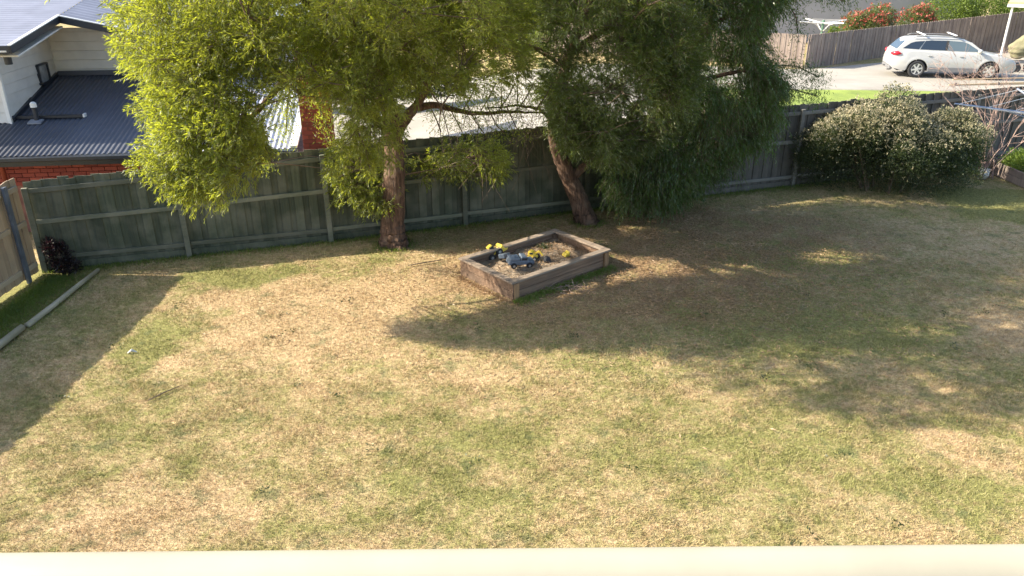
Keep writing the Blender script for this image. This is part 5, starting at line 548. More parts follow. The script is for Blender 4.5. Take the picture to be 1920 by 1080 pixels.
# loose sprays that stick out to the right of the dark tree
def sprig(t, pts, n, mat):
    O = np.array(t.location); pts = np.array(pts, float); seg = np.linspace(0, len(pts)-1.001, 60); P_ = np.array([pts[int(q)]*(1-(q % 1))+pts[int(q)+1]*(q % 1) for q in seg])-O
    MB().tube([tuple(q) for q in P_[::6]], [.012]*len(P_[::6]), 5).build('branch', M['twig'], t)
    i = rng.integers(0, 60, n); B_ = P_[i]+rng.normal(size=(n, 3))*.11; D_ = rng.normal(size=(n, 3))*.7+np.array([.2, 0, -.7])
    tag(leaves('foliage', B_, D_, .075*rng.uniform(.6, 1.3, n), .013, mat, rng.uniform(0, 1, n), t), kind='stuff')
sprig(T3, [(5.0, 15.8, 3.2), (5.6, 15.7, 3.2), (6.15, 15.6, 2.95)], 1500, M['leaf3'])
sprig(T3, [(4.9, 15.8, 2.7), (5.6, 15.7, 2.75), (6.2, 15.6, 2.6)], 1200, M['leaf3'])
sprig(T3, [(4.8, 15.9, 4.3), (5.3, 15.8, 4.35), (5.5, 15.8, 4.1), (5.6, 15.8, 3.7)], 900, M['leaf3'])
sprig(T3, [(5.0, 15.9, 4.6), (5.7, 15.8, 4.6), (6.5, 15.7, 4.35)], 1100, M['leaf3'])
# sparse twiggy foliage over the silver roof and between the two trees
sprig(T1, [(-3.6, 13.0, 3.5), (-3.8, 13.2, 2.9), (-3.9, 13.2, 2.3)], 1300, M['leaf1'])
sprig(T1, [(-3.3, 13.2, 3.3), (-3.3, 13.4, 2.8), (-3.2, 13.5, 2.3)], 700, M['leaf1'])
sprig(T1, [(-4.3, 12.6, 2.9), (-4.3, 12.9, 2.3), (-4.3, 13.1, 1.9)], 1300, M['leaf1'])
for q in range(5): sprig(T1, [(-1.5+q*.35, 14.2, 2.7), (-1.4+q*.37, 14.2, 2.5-.05*q), (-1.3+q*.40, 14.3, 2.15)], 330, M['leaf1'])
for q in range(5): sprig(T1, [(-.9+q*.33, 14.3, 2.6), (-.75+q*.34, 14.3, 2.85), (-.6+q*.34, 14.3, 3.15)], 420, M['leaf1'])
def wisps(t, n, src, spread, ln, drop):
    A, B = [], []
    for _ in range(n):
        p = np.array(src[rng.integers(len(src))], float)+rng.normal(size=3)*.08; d = rng.normal(size=3)*spread+np.array([0, -.05, drop])
        for k in range(4): q = p+d*ln/4; A.append(p); B.append(q); p = q; d = d+rng.normal(size=3)*spread*.7
    tag(twigs('twigs', np.array(A)-np.array(t.location), np.array(B)-np.array(t.location), .0045, M['twig'], t), kind='stuff')
wisps(T1, 90, [(-1.2, 14.2, 2.7), (-.8, 14.3, 2.6), (-.3, 14.4, 2.6), (.2, 14.5, 2.5), (.5, 14.6, 2.5)], .55, .9, -.25)
wisps(T2, 80, [(.5, 15.0, 2.5), (.1, 14.8, 2.6), (-.3, 14.6, 2.6), (.2, 14.7, 3.7)], .6, .9, -.1)

# ------------------------------------------------------------- the big shrub
def lobes(main, n_, r0, r1):
    out = [list(m) for m in main]
    for _ in range(n_):
        m = main[rng.integers(len(main))]; q = rng.normal(size=3); q[2] = abs(q[2])*.9+.05*q[2]; q /= np.linalg.norm(q); k_ = rng.uniform(r0, r1)
        out.append([m[0]+q[0]*m[3]*.93, m[1]+q[1]*m[4]*.93, m[2]+q[2]*m[5]*.93, k_, k_, k_*.95])
    return out
def bush(name, loc, lumps, n, llen, lwid, mat, label, cat, tipmat=None, ntip=0, stems=8, tipsize=.04, group=None, up=.5, tipname='flower_and_sun_tips', zmin=.04):
    b = empty(name, loc, 0, label, cat, group); lumps = np.array(lumps, float); wts = (lumps[:, 3]*lumps[:, 4]*lumps[:, 5])**.72; wts /= wts.sum()
    def pts(k, inner):
        j = rng.choice(len(lumps), k, p=wts); q = rng.normal(size=(k, 3)); q /= np.linalg.norm(q, axis=1, keepdims=True)
        rr = inner+(1-inner)*rng.uniform(0, 1, (k, 1))
        lump = 1+.12*np.sin(q[:, :1]*11+j[:, None]*1.7)*np.sin(q[:, 2:3]*9+j[:, None])+.10*np.sin(q[:, 1:2]*13+j[:, None]*2)+.06*np.sin(q[:, 2:3]*17+q[:, :1]*8)
        return lumps[j, :3]+q*lumps[j, 3:6]*rr*lump, q
    p, q = pts(n, .55); k = p[:, 2] > zmin; p, q = p[k], q[k]; m_ = len(p)
    tag(leaves('foliage', p, q*.9+rng.normal(size=(m_, 3))*.6+[0, 0, up], llen*rng.uniform(.6, 1.3, m_), lwid*rng.uniform(.7, 1.2, m_), mat, rng.uniform(0, 1, m_), b, .1), kind='stuff')
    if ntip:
        p, q = pts(ntip*2, .93); k = (p[:, 2] > .4)&(rng.uniform(0, 1, len(p)) < .03+.97*np.clip((p[:, 2]-1.2)*1.8+q[:, 2]*.4, 0, 1)); p, q = p[k], q[k]; m_ = len(p)  # tips crowd the high lobes; on the big shrub this paints a sunlit top
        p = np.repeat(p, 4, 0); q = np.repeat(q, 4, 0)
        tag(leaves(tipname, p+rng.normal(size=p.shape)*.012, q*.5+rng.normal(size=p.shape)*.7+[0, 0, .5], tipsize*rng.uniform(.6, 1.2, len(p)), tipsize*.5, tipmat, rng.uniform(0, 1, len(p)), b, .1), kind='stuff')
    for _ in range(stems):
        l_ = lumps[rng.integers(len(lumps))]; e_ = l_[:3]+rng.normal(size=3)*l_[3:6]*.35
        MB().tube([(l_[0]*.35, l_[1]*.35, 0), tuple(e_*.6+[0, 0, .05]), tuple(e_)], [.03, .02, .008], 6).build('stem', M['twig'], b)
    return b
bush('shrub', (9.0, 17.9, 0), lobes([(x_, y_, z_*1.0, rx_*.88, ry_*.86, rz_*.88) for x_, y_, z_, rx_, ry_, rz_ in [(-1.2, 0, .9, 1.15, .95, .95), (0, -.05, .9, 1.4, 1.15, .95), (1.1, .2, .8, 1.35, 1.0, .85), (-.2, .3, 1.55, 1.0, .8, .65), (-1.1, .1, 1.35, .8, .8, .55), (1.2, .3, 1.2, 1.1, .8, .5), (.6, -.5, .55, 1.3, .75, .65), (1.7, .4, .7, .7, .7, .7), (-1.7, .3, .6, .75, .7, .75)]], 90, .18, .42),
     115000, .05, .019, M['shrub_leaf'], 'large rounded dark green shrub speckled with pale flower tips that also paint its sunlit top against the back fence', 'shrub', M['shrub_tip'], 14000, stems=14, tipsize=.045)
bush('garden_shrub', (-8.0, 12.85, 0), [(-.08, 0, .28, .2, .2, .3), (.08, -.1, .14, .22, .2, .16), (-.18, -.05, .5, .12, .12, .18)], 1500, .06, .03, M['purple_leaf'], 'small dark purple leafed plant in the left fence corner', 'plant', stems=4)
# twiggy leafless shrub
def twiggy(loc, label, n=16, hgt=2.2):
    t = empty('bare_shrub', loc, 0, label, 'shrub'); A, B, Rr = [], [], []
    for i in range(n):
        p = np.array([rng.uniform(-.25, .25), rng.uniform(-.2, .2), 0.0]); d = np.array([rng.uniform(-.55, .55), rng.uniform(-.35, .35), 1.0]); r_ = .022
        stack = [(p, d/np.linalg.norm(d), hgt*rng.uniform(.4, .6), r_, 0)]
        while stack:
            p, d, l_, r_, lv = stack.pop()
            for k in range(3): q = p+d*l_/3; A.append(p); B.append(q); Rr.append(r_); p = q; d = d+rng.normal(size=3)*.12; r_ *= .85
            if lv < 3:
                for _ in range(rng.integers(2, 5)): nd = d+rng.normal(size=3)*.5; nd[2] = nd[2]*.9+.1; stack.append((p, nd/np.linalg.norm(nd), l_*.62, max(.0055, r_*.8), lv+1))
    tag(twigs('twigs', np.array(A), np.array(B), np.array(Rr)[:, None], M['red_twig'], t), kind='stuff')
    for i in range(5): MB().tube([(0, 0, 0), (rng.uniform(-.2, .2), 0, .7), (rng.uniform(-.5, .5), 0, 1.6)], [.022, .016, .008], 6).build('stem', M['red_twig'], t)
twiggy((11.9, 19.0, 0), 'leafless reddish twiggy shrub rising behind the raised garden bed', 14, 2.5)
# raised bed on the right
rb = empty('raised_garden_bed', (12.32, 19.35, 0), 0, 'grey timber raised garden bed at the right edge full of bright green herbs', 'garden bed')
for k in range(2): MB().box((.05, -1.1, .09+k*.17), (.045, 2.4, .165), rz=.06).build('plank', M['fence_brown'], rb, bevel=.005)
MB().box((1.1, .1, .17), (2.2, .045, .33)).build('plank', M['fence_brown'], rb, bevel=.005); MB().box((1.2, -2.28, .17), (2.2, .045, .33)).build('plank', M['fence_brown'], rb, bevel=.005)
for y in (.02, -2.2): MB().box((.08 if y > -1 else .20, y, .19), (.08, .08, .38)).build('corner_post', M['fence_brown'], rb, bevel=.005)
MB().box((1.15, -1.1, .13), (2.05, 2.25, .26)).build('soil', M['soil'], rb)
bush('herb_plants', (13.1, 18.6, .26), [(-.2, .2, .15, .6, .7, .3), (.5, -.2, .15, .7, .8, .35), (-.3, -.9, .1, .4, .5, .25)], 9000, .12, .03, M['lush'], 'bright green leafy herbs growing in the raised garden bed', 'plants', stems=0, zmin=0)
bush('weeds', (12.0, 19.6, 0), [(0, 0, .1, .35, .3, .28)], 1500, .1, .025, M['lush'], 'tuft of green weeds between the big shrub and the raised bed', 'plant', stems=0)
MB().tube([(0, -.1, .05), (0, 0, .13), (.02, .1, .07)], [.06, .14, .05], 9, rough=.3).build('stone', M['stone'], None, loc=(11.85, 18.9, 0)); tag(bpy.data.objects['stone'], 'small pale stone at the corner of the raised garden bed', 'stone')

# ------------------------------------------------------------- rotary clothes hoists
def hoist(loc, rz, arm, zc, tilt, label, mat, polem, rad=.016):
    h = empty('clothes_hoist', loc, rz, label, 'clothesline')
    MB().cyl((0, 0, 0), (0, 0, zc+.15), rad*1.8).build('pole', polem, h, sm=False)
    MB().cyl((0, 0, zc-.06), (0, 0, zc+.08), rad*3).build('hub', polem, h)
    for k in range(4):
        an = k*math.pi/2; e_ = Vector((math.cos(an)*arm, math.sin(an)*arm, zc+tilt))
        MB().cyl((0, 0, zc), e_, rad, r2=rad*.8).build('arm', mat, h)
        MB().tube([(math.cos(an)*arm*.55, math.sin(an)*arm*.55, zc+tilt*.55), (math.cos(an)*arm*.3, math.sin(an)*arm*.3, zc-.03), (0, 0, zc-.38)], rad*.55, 6).build('brace', mat, h)
    for f in (.45, .7, .97):
        for k in range(4):
            a0, a1 = k*math.pi/2, (k+1)*math.pi/2
            MB().cyl((math.cos(a0)*arm*f, math.sin(a0)*arm*f, zc+tilt*f), (math.cos(a1)*arm*f, math.sin(a1)*arm*f, zc+tilt*f-.0), rad*.18, 4).build('line', M['white'], h)
    return h
hoist((11.25, 15.9, 0), R(-8), 2.1, 2.15, .22, 'galvanised rotary clothes hoist whose arms reach in from the right edge over the bare shrub', M['galv'], M['galv'], .026)
hoist((14.3, 37.4, .4), R(20), 1.3, 1.65, .12, 'distant white armed clothes hoist behind the far fence in front of the grey wall', M['white'], simple('green_pole', (.12, .22, .15), .5), .03)

# ------------------------------------------------------------- things behind the far fence
gw = empty('neighbour_building', (16, 44, .4), 0, 'long grey rendered building wall behind the far fence', 'building')
MB().box((-4.5, 0, 1.6), (27, .3, 3.2)).build('wall', M['render'], gw); MB().box((-4.5, 4, 3.26), (28, 9, .12)).build('roof', M['roof_upper'], gw); MB().box((-4.5, -.55, 3.14), (28, .12, .14)).build('gutter', M['trim_dark'], gw)
MB().box((-4.5, 3.6, 1.5), (26.6, 6.5, 3.0)).build('wall', M['render'], gw)
bush('flowering_shrub', (17.2, 39.2, .4), [(0, 0, 1.15, 1.15, .8, .95), (.5, 0, 1.75, .7, .6, .65), (-.7, 0, 1.4, .7, .6, .6)], 12000, .09, .04, M['rose_leaf'], 'larger red flowering bush behind the far fence left of its smaller neighbour', 'bush', M['rose'], 240, stems=5, tipsize=.13, group='red flowering bushes', tipname='blossoms')
bush('flowering_shrub', (19.9, 40.2, .4), [(0, 0, 1.25, 1.0, .7, .95), (.3, 0, 1.7, .6, .5, .6)], 8000, .09, .04, M['rose_leaf'], 'smaller red flowering bush behind the far fence beside the round green hedge', 'bush', M['rose'], 200, stems=5, tipsize=.12, group='red flowering bushes', tipname='blossoms')
bush('hedge', (23.6, 42.2, .4), [(-.9, 0, 1.5, 1.7, 1.0, 1.5), (.9, 0, 1.3, 2.0, 1.0, 1.6), (2.4, 0, 1.3, 1.2, 1.0, 1.4)], 30000, .1, .05, M['hedge_leaf'], 'round clipped light green bush behind the far fence above the car', 'bush', stems=5)
bush('young_plant', (14.95, 37.6, .4), [(0, 0, 1.15, .3, .2, .35)], 500, .14, .05, M['lush'], 'small lime green plant poking over the far fence by the distant hoist', 'plant', stems=2)
# dark hedge seen under the crown beside the chimney
bush('hedge', (-7.5, 30.5, -.1), [(0, 0, .7, 3.2, .7, .9), (3.5, 0, .6, 2.5, .7, .8)], 26000, .12, .05, M['shrub_leaf'], 'dark low hedge beyond the driveway seen beside the brick chimney', 'hedge', stems=3)
bush('hedge', (4.0, 43.2, .3), [(-3, 0, 1.3, 3, 1, 1.5), (2, 0, 1.4, 3, 1, 1.6)], 20000, .16, .07, M['shrub_leaf'], 'tall dark hedge far behind the trees at the centre', 'hedge', stems=3)

# ------------------------------------------------------------- carport and goods
cp = empty('carport', (21.6, 35.4, .45), R(-33), 'open carport with a thin white post and timber ceiling at the top right', 'carport')
MB().cyl((0, 0, 0), (0, 0, 2.5), .045).build('post', M['white'], cp); MB().cyl((4.6, 0, 0), (4.6, 0, 2.5), .045).build('post', M['white'], cp); 
MB().box((2.6, -.12, 2.52), (5.6, .05, .12)).build('fascia', M['white'], cp); MB().box((-.18, 2.2, 2.52), (.05, 4.6, .12)).build('fascia', M['white'], cp)
MB().box((2.6, 2.2, 2.63), (5.6, 4.7, .08)).build('roof', M['timber_warm'], cp)
# retaining sleepers at the driveway's front edge
rt = empty('retaining_edge', (16.75, 29.9, .15), R(4), 'pale sunlit timber retaining edge in front of the parked car', 'retaining wall')
for k in range(2): MB().box((1.6, 0, .12+k*.2), (3.6, .06, .19), ry=-.02).build('sleeper', M['timber_warm'], rt, bevel=.01)
for x in (0, 1.7, 3.3): MB().box((x, -.06, .22), (.09, .06, .46)).build('post', M['fence_brown'], rt)
MB().cyl((-.1, 0, .56), (3.5, 0, .60), .02).build('top_rail', M['timber_warm'], rt)
# khaki covered cart
kc = empty('garden_cart', (21.1, 33.2, .5), R(-10), 'khaki cloth covered cart with a red handle under the carport at the right edge', 'cart')
b = bmesh.new(); bmesh.ops.create_icosphere(b, subdivisions=4, radius=1)
for v in b.verts:
    q = v.co.copy(); k_ = 1+.09*math.sin(q.x*6+q.z*4)+.07*math.sin(q.y*9+q.x*3)+.05*math.sin(q.z*13)
    v.co = Vector((q.x*.50*k_, q.y*.38*k_, q.z*.52*k_*(1.0 if q.z > 0 else .75)+.95)); v.co.x += (v.co.z-.9)*.25
me = bpy.data.meshes.new('cover'); b.to_mesh(me); b.free(); me.materials.append(M['khaki']); me.shade_smooth(); link('cover', me, kc)
MB().box((.15, 0, .42), (.9, .5, .08)).build('frame', M['clad'], kc, bevel=.01)
for x in (-.2, .5):
    for y in (-.28, .28): MB().cyl((x, y-.03, .2), (x, y+.03, .2), .2, 18).build('wheel', M['black'], kc)
MB().tube([(.2, 0, 1.35), (.3, -.05, 1.55), (.42, -.05, 1.68), (.55, -.02, 1.62)], .05, 8).build('handle', M['red'], kc, sm=True)
lw = tag(MB().box((0, 0, .2), (1.6, .3, .4)).build('low_wall', M['stone'], None, bevel=.02, loc=(20.6, 34.2, .47), rot=(0, 0, R(10))), 'low pale block wall beside the khaki cart under the carport', 'wall')
# ------------------------------------------------------------- parked car
def Hs(x, y): return float(H(np.array(float(x)), np.array(float(y))))
car = empty('parked_car', (17.45, 32.0, Hs(17.45, 32.0)+.04), R(-13), 'white station wagon with roof bars parked on the pale concrete driveway', 'car')
car.scale = (.94, .94, .96)
def arch(cx, r_, n=12): return [(cx+r_*math.cos(math.pi-math.pi*i/n), .33+r_*math.sin(math.pi-math.pi*i/n)) for i in range(n+1)]
RX, FX = -1.37, 1.38
prof = [(-2.34, .36), (-1.95, .27)]+[(RX-.41, .27)]+arch(RX, .41)+[(RX+.41, .27), (FX-.41, .27)]+arch(FX, .41)+[(FX+.41, .27), (2.2, .25), (2.36, .34), (2.41, .52), (2.37, .66), (2.2, .79), (1.8, .90), (1.35, .965), (1.02, 1.0),
        (.3, 1.03), (-.6, 1.05), (-1.5, 1.08), (-2.15, 1.10), (-2.31, 1.02), (-2.38, .86), (-2.42, .60), (-2.40, .45)]
def hw(x, z):  # half width of the lower body
    w_ = .905-.10*max(0, (z-.62)/.45)**1.5-.05*max(0, (.45-z)/.2)
    w_ -= .16*max(0, (abs(x)-1.75)/.66)**2
    return w_
topx = [-2.42, -2.41, -2.38, -2.33, -2.2, -1.5, -.6, .3, 1.02, 1.35, 1.8, 2.2, 2.36, 2.41]
topz = [.60, .72, .88, 1.02, 1.09, 1.08, 1.05, 1.03, 1.0, .965, .90, .79, .67, .54]
def zbot(x):
    z = np.interp(x, [-2.42, -2.34, -1.95, 2.2, 2.36, 2.41], [.45, .37, .27, .26, .34, .42])
    for cx in (RX, FX):
        if abs(x-cx) < .405: z = max(z, .33+math.sqrt(.405**2-(x-cx)**2))
    return float(z)
def body_mesh():
    xs = sorted(set([round(v, 4) for v in list(np.linspace(-2.42, 2.41, 50))+[cx+.405*math.cos(t) for cx in (RX, FX) for t in np.linspace(0, math.pi, 17)]+topx]))
    b = bmesh.new(); nz = 11; side = {}; top = []; TY = (-1, -.985, -.9, -.6, -.3, 0, .3, .6, .9, .985, 1)
    for s_ in (-1, 1):
        side[s_] = []
        for x in xs:
            z0, z1 = zbot(x), float(np.interp(x, topx, topz)); z1 = max(z1, z0+.05)
            side[s_].append([b.verts.new((x, s_*(hw(x, z0+(z1-z0)*k/nz)-(.02 if k == nz else 0)+(.012*math.exp(-((math.hypot(x-(RX if x < 0 else FX), z0+(z1-z0)*k/nz-.33)-.44)/.05)**2))), z0+(z1-z0)*k/nz-(.006 if k == nz else 0))) for k in range(nz+1)])
    for i, x in enumerate(xs):
        A, B = side[-1][i][nz], side[1][i][nz]
        top.append([A]+[b.verts.new((x, A.co.y*-f if f > 0 else A.co.y*abs(f), A.co.z+.008+.03*(1-f*f))) for f in TY[1:-1]]+[B])
    for s_ in (-1, 1):
        for i in range(len(xs)-1):
            for k in range(nz): b.faces.new((side[s_][i][k], side[s_][i+1][k], side[s_][i+1][k+1], side[s_][i][k+1]))
    for i in range(len(xs)-1):
        for k in range(len(TY)-1): b.faces.new((top[i][k], top[i+1][k], top[i+1][k+1], top[i][k+1]))
    for i in (0, -1): b.faces.new(side[-1][i][:nz+1]+top[i][1:-1]+side[1][i][:nz+1][::-1])
    bmesh.ops.recalc_face_normals(b, faces=b.faces)
    me = bpy.data.meshes.new('body'); b.to_mesh(me); b.free(); me.materials.append(M['car']); return me
body = link('body', body_mesh(), car)
for p in body.data.polygons: p.use_smooth = len(p.vertices) == 4
m_ = body.modifiers.new('edge', 'EDGE_SPLIT'); m_.split_angle = R(45)
# greenhouse
def cw(z): return .80-.215*(z-1.0)/.5
gh = [(-2.27, 1.04), (-2.22, 1.12), (-1.93, 1.44), (-1.80, 1.50), (-1.3, 1.54), (-.6, 1.555), (0, 1.535), (.35, 1.48), (.60, 1.40), (1.14, 1.02), (1.14, .95), (-2.2, .95)]
b = bmesh.new(); rows = []
for f, q in ((-1, .03), (-.95, .008), (-.8, 0), (-.4, 0), (0, 0), (.4, 0), (.8, 0), (.95, .008), (1, .03)):
    rows.append([b.verts.new((x, f*cw(z), z-(q if z > 1.4 else 0)+.03*(1-f*f)*(z > 1.4))) for x, z in gh])
for r0, r1 in zip(rows, rows[1:]):
    for i in range(len(gh)): b.faces.new((r0[i], r0[(i+1) % len(gh)], r1[(i+1) % len(gh)], r1[i]))
for row in (rows[0], rows[-1]): b.faces.new(row)
bmesh.ops.recalc_face_normals(b, faces=b.faces); me = bpy.data.meshes.new('cabin'); b.to_mesh(me); b.free(); me.materials.append(M['car']); cabin = link('cabin', me, car)
for p in me.polygons: p.use_smooth = len(p.vertices) == 4
def sidepoly(name, poly, mat, side, off=.008, th=.02, wf=cw, parent=None):
    V = [(x, side*(wf(z)+off), z) for x, z in poly]+[(x, side*(wf(z)+off-th), z) for x, z in poly]; n_ = len(poly)
    F = [tuple(range(n_)), tuple(range(2*n_-1, n_-1, -1))]+[(i, (i+1) % n_, n_+(i+1) % n_, n_+i) for i in range(n_)]
    return MB().add(V, F).build(name, mat, parent or car)
for sd in (-1, 1):
    sidepoly('window', [(-2.02, 1.14), (-1.40, 1.11), (-1.20, 1.43), (-1.55, 1.40), (-1.74, 1.34)], M['glass'], sd)
    sidepoly('window', [(-1.36, 1.108), (-.40, 1.088), (-.36, 1.455), (-.9, 1.452), (-1.16, 1.435)], M['glass'], sd)
    sidepoly('window', [(-.30, 1.085), (.93, 1.065), (.86, 1.13), (.45, 1.37), (.22, 1.43), (-.26, 1.456)], M['glass2'], sd)
    sidepoly('pillar_trim', [(-.40, 1.088), (-.30, 1.085), (-.26, 1.456), (-.36, 1.456)], M['black'], sd, off=.006)
    wf_ = lambda z: hw(0, z)
    for xs in ((-.36, -.33), (.92, .98)): MB().add([(xs[0]-.005, sd*(hw(0, .38)+.002), .40), (xs[0]+.005, sd*(hw(0, .38)+.002), .40), (xs[0]+.005, sd*(hw(0, .62)+.002), .62), (xs[0]-.005, sd*(hw(0, .62)+.002), .62), (xs[1]+.005, sd*(hw(0, 1.03)+.003), 1.0), (xs[1]-.005, sd*(hw(0, 1.03)+.003), 1.0)], [(0, 1, 2, 3), (3, 2, 4, 5)]).build('door_gap', M['clad'], car)
    for x in (-.95, .25): MB().box((x, sd*(hw(0, .86)+.02), .88), (.17, .03, .03)).build('door_handle', M['car'], car, bevel=.01)
    sk = [(RX+.44, .27), (FX-.44, .27), (FX-.44, .40), (FX-.5, .43), (RX+.5, .43), (RX+.44, .40)]
    V = [(x, sd*.915, z) for x, z in sk]+[(x, sd*.84, z-.02) for x, z in sk]; n_ = 6
    MB().add(V, [tuple(range(n_)), tuple(range(2*n_-1, n_-1, -1))]+[(i, (i+1) % n_, n_+(i+1) % n_, n_+i) for i in range(n_)]).build('side_skirt', M['clad'], car)
    MB().tube([(-2.06, sd*.845, .93), (-2.2, sd*.80, .95), (-2.34, sd*.70, .93), (-2.385, sd*.58, .92)], [.02, .085, .085, .05], 10).build('tail_light', M['red'], car, sm=True)
    MB().tube([(1.95, sd*.80, .74), (2.15, sd*.75, .72), (2.30, sd*.64, .69)], [.02, .08, .05], 10).build('headlight', M['alloy'], car, sm=True)
    MB().tube([(-1.65, sd*.585, 1.55), (-1.5, sd*.60, 1.60), (-.2, sd*.59, 1.60), (.3, sd*.57, 1.53)], .02, 8).build('roof_rail', M['clad'], car, sm=True)
    MB().tube([(.93, sd*.80, 1.06), (.90, sd*.93, 1.10), (.88, sd*1.0, 1.11)], [.04, .09, .05], 10).build('wing_mirror', M['car'] if sd > 0 else M['car'], car, sm=True)
for x in (-1.25, -.05):
    MB().box((x, 0, 1.665), (.075, 1.36, .035)).build('roof_bar', M['white'], car, bevel=.012)
rw = [(-2.245, 1.10), (-1.965, 1.41)]
MB().add([(-2.255, -.68, 1.105), (-2.255, .68, 1.105), (-1.965, .58, 1.42), (-1.965, -.58, 1.42), (-2.22, -.68, 1.09), (-2.22, .68, 1.09), (-1.93, .58, 1.40), (-1.93, -.58, 1.40)], [(0, 1, 2, 3), (4, 7, 6, 5), (0, 4, 5, 1), (2, 6, 7, 3), (1, 5, 6, 2), (0, 3, 7, 4)]).build('rear_window', M['glass'], car)
MB().add([(1.10, -.68, 1.055), (1.10, .68, 1.055), (.63, .58, 1.395), (.63, -.58, 1.395), (1.06, -.68, 1.02), (1.06, .68, 1.02), (.60, .58, 1.35), (.60, -.58, 1.35)], [(0, 1, 2, 3), (4, 7, 6, 5), (0, 4, 5, 1), (2, 6, 7, 3), (1, 5, 6, 2), (0, 3, 7, 4)]).build('windscreen', M['glass'], car)
MB().box((-2.395, 0, .80), (.02, .36, .11)).build('number_plate', M['white'], car); MB().box((-2.385, 0, .90), (.03, .7, .025)).build('tailgate_trim', M['alloy'], car)
MB().box((-2.36, 0, .36), (.14, 1.45, .13)).build('rear_bumper_cladding', M['clad'], car, bevel=.03); MB().box((2.32, 0, .33), (.16, 1.4, .14)).build('front_bumper_cladding', M['clad'], car, bevel=.03)
MB().box((-.0, 0, .30), (4.2, 1.3, .1)).build('underbody', M['black'], car); MB().cyl((-2.44, .1, .36), (-2.52, .1, .36), .03).build('tow_ball', M['clad'], car); MB().cyl((-2.3, -.5, .27), (-2.46, -.5, .27), .035).build('exhaust', M['clad'], car)
tyre = MB(); nn_ = 32; pr_ = [(.22, -.10), (.30, -.108), (.335, -.085), (.342, -.03), (.342, .03), (.335, .085), (.30, .108), (.22, .10)]
V = [(r_*math.cos(2*math.pi*k/nn_), y, r_*math.sin(2*math.pi*k/nn_)) for k in range(nn_) for r_, y in pr_]; m_ = len(pr_)
F = [(k*m_+j, k*m_+(j+1) % m_, ((k+1) % nn_)*m_+(j+1) % m_, ((k+1) % nn_)*m_+j) for k in range(nn_) for j in range(m_)]
tyre_me = MB().add(V, F).mesh('tyre', M['black'], True)
dark_me = MB().cyl((0, -.02, 0), (0, .08, 0), .225, 24).mesh('brake_disc', M['clad'])
rim = MB(); rr = [(.20, -.095), (.232, -.095), (.232, -.05), (.20, -.05)]
V = [(r_*math.cos(2*math.pi*k/nn_), y, r_*math.sin(2*math.pi*k/nn_)) for k in range(nn_) for r_, y in rr]; F = [(k*4+j, k*4+(j+1) % 4, ((k+1) % nn_)*4+(j+1) % 4, ((k+1) % nn_)*4+j) for k in range(nn_) for j in range(4)]
rim.add(V, F); rim.cyl((0, -.105, 0), (0, -.05, 0), .06, 16)
for k in range(6):
    an = k*math.pi/3+.2; rim.box((math.cos(an)*.13, -.085, math.sin(an)*.13), (.17, .03, .065), ry=-an)
rim_me = rim.mesh('rim', M['alloy'])
for x in (RX, FX):
    for sd in (-1, 1):
        wobj = link('wheel', tyre_me, car, (x, sd*.80, .342), (0, 0, 0 if sd < 0 else math.pi)); link('rim', rim_me, wobj); link('brake_disc', dark_me, wobj)
    MB().prism([(x+.39*math.cos(t), .33+.39*math.sin(t)) for t in np.linspace(0, 2*math.pi, 24, endpoint=False)], 'y', -.895+.0, -.62).build('wheel_arch_liner', M['black'], car) if False else None

# ------------------------------------------------------------- toys in the sandpit
def swheel(p, r_, wd, rz, parent, hub=M['hub']):
    d = Vector((-math.sin(rz), math.cos(rz), 0))*wd/2; p = Vector(p)
    w_ = MB().tube([p-d, p-d*.8, p+d*.8, p+d], [r_*.85, r_, r_, r_*.85], 14).build('wheel', M['black'], parent)
    MB().cyl(p-d*1.05, p+d*1.05, r_*.45, 10).build('hub', hub, w_)
def to_world(x, y, z=0):
    c_, s_ = math.cos(SA), math.sin(SA); return (.42+x*c_-y*s_, 12.88+x*s_+y*c_, z)
# wheel loader standing on its nose
t = empty('toy_loader', (-.31, 13.17, .165), R(35), 'yellow toy loader with large black wheels leaning against the back left inside of the sandpit', 'toy'); t.rotation_euler = (R(-8), R(-28), R(35))
MB().box((0, 0, .10), (.26, .12, .08)).build('chassis', M['toy_yellow'], t, bevel=.012)
cb = MB().prism([(-.05, .13), (.07, .13), (.05, .25), (-.04, .25)], 'y', -.05, .05).build('cab', M['toy_yellow'], t, bevel=.008); MB().box((.01, 0, .20), (.085, .106, .06)).build('window', M['black'], cb)
MB().prism([(.14, .02), (.24, .0), (.27, .02), (.22, .05), (.21, .14), (.16, .13)], 'y', -.10, .10).build('bucket', M['toy_yellow'], t, bevel=.006)
for sy in (-.06, .06): MB().bar((.04, sy, .15), (.17, sy, .09), .02, .025).build('arm', M['black'], t)
for x in (-.09, .09):
    for sy in (-.09, .09): swheel((x, sy, .065), .065, .05, 0, t)
# grey toy ute
t = empty('toy_truck', (.13, 12.66, .20), R(30), 'blue grey toy truck lying tilted in the front corner of the sandpit', 'toy'); t.rotation_euler = (R(12), R(6), R(22))
MB().prism([(-.24, .06), (.24, .06), (.25, .12), (.10, .14), (-.24, .14)], 'y', -.085, .085).build('chassis', M['toy_grey'], t, bevel=.012)
cb = MB().prism([(-.03, .13), (.13, .13), (.08, .21), (-.02, .22)], 'y', -.075, .075).build('cab', M['toy_grey'], t, bevel=.012); MB().box((.04, 0, .175), (.10, .156, .045)).build('window', M['black'], cb)
MB().box((-.14, 0, .165), (.19, .16, .05)).build('tray', M['toy_grey'], t, bevel=.008)
for x in (-.15, .15):
    for sy in (-.09, .09): swheel((x, sy, .055), .055, .04, 0, t)
t = empty('toy_trailer', (-.13, 12.86, .21), R(60), 'small grey toy trailer behind the toy truck in the sandpit', 'toy'); t.rotation_euler = (R(-10), R(14), R(68))
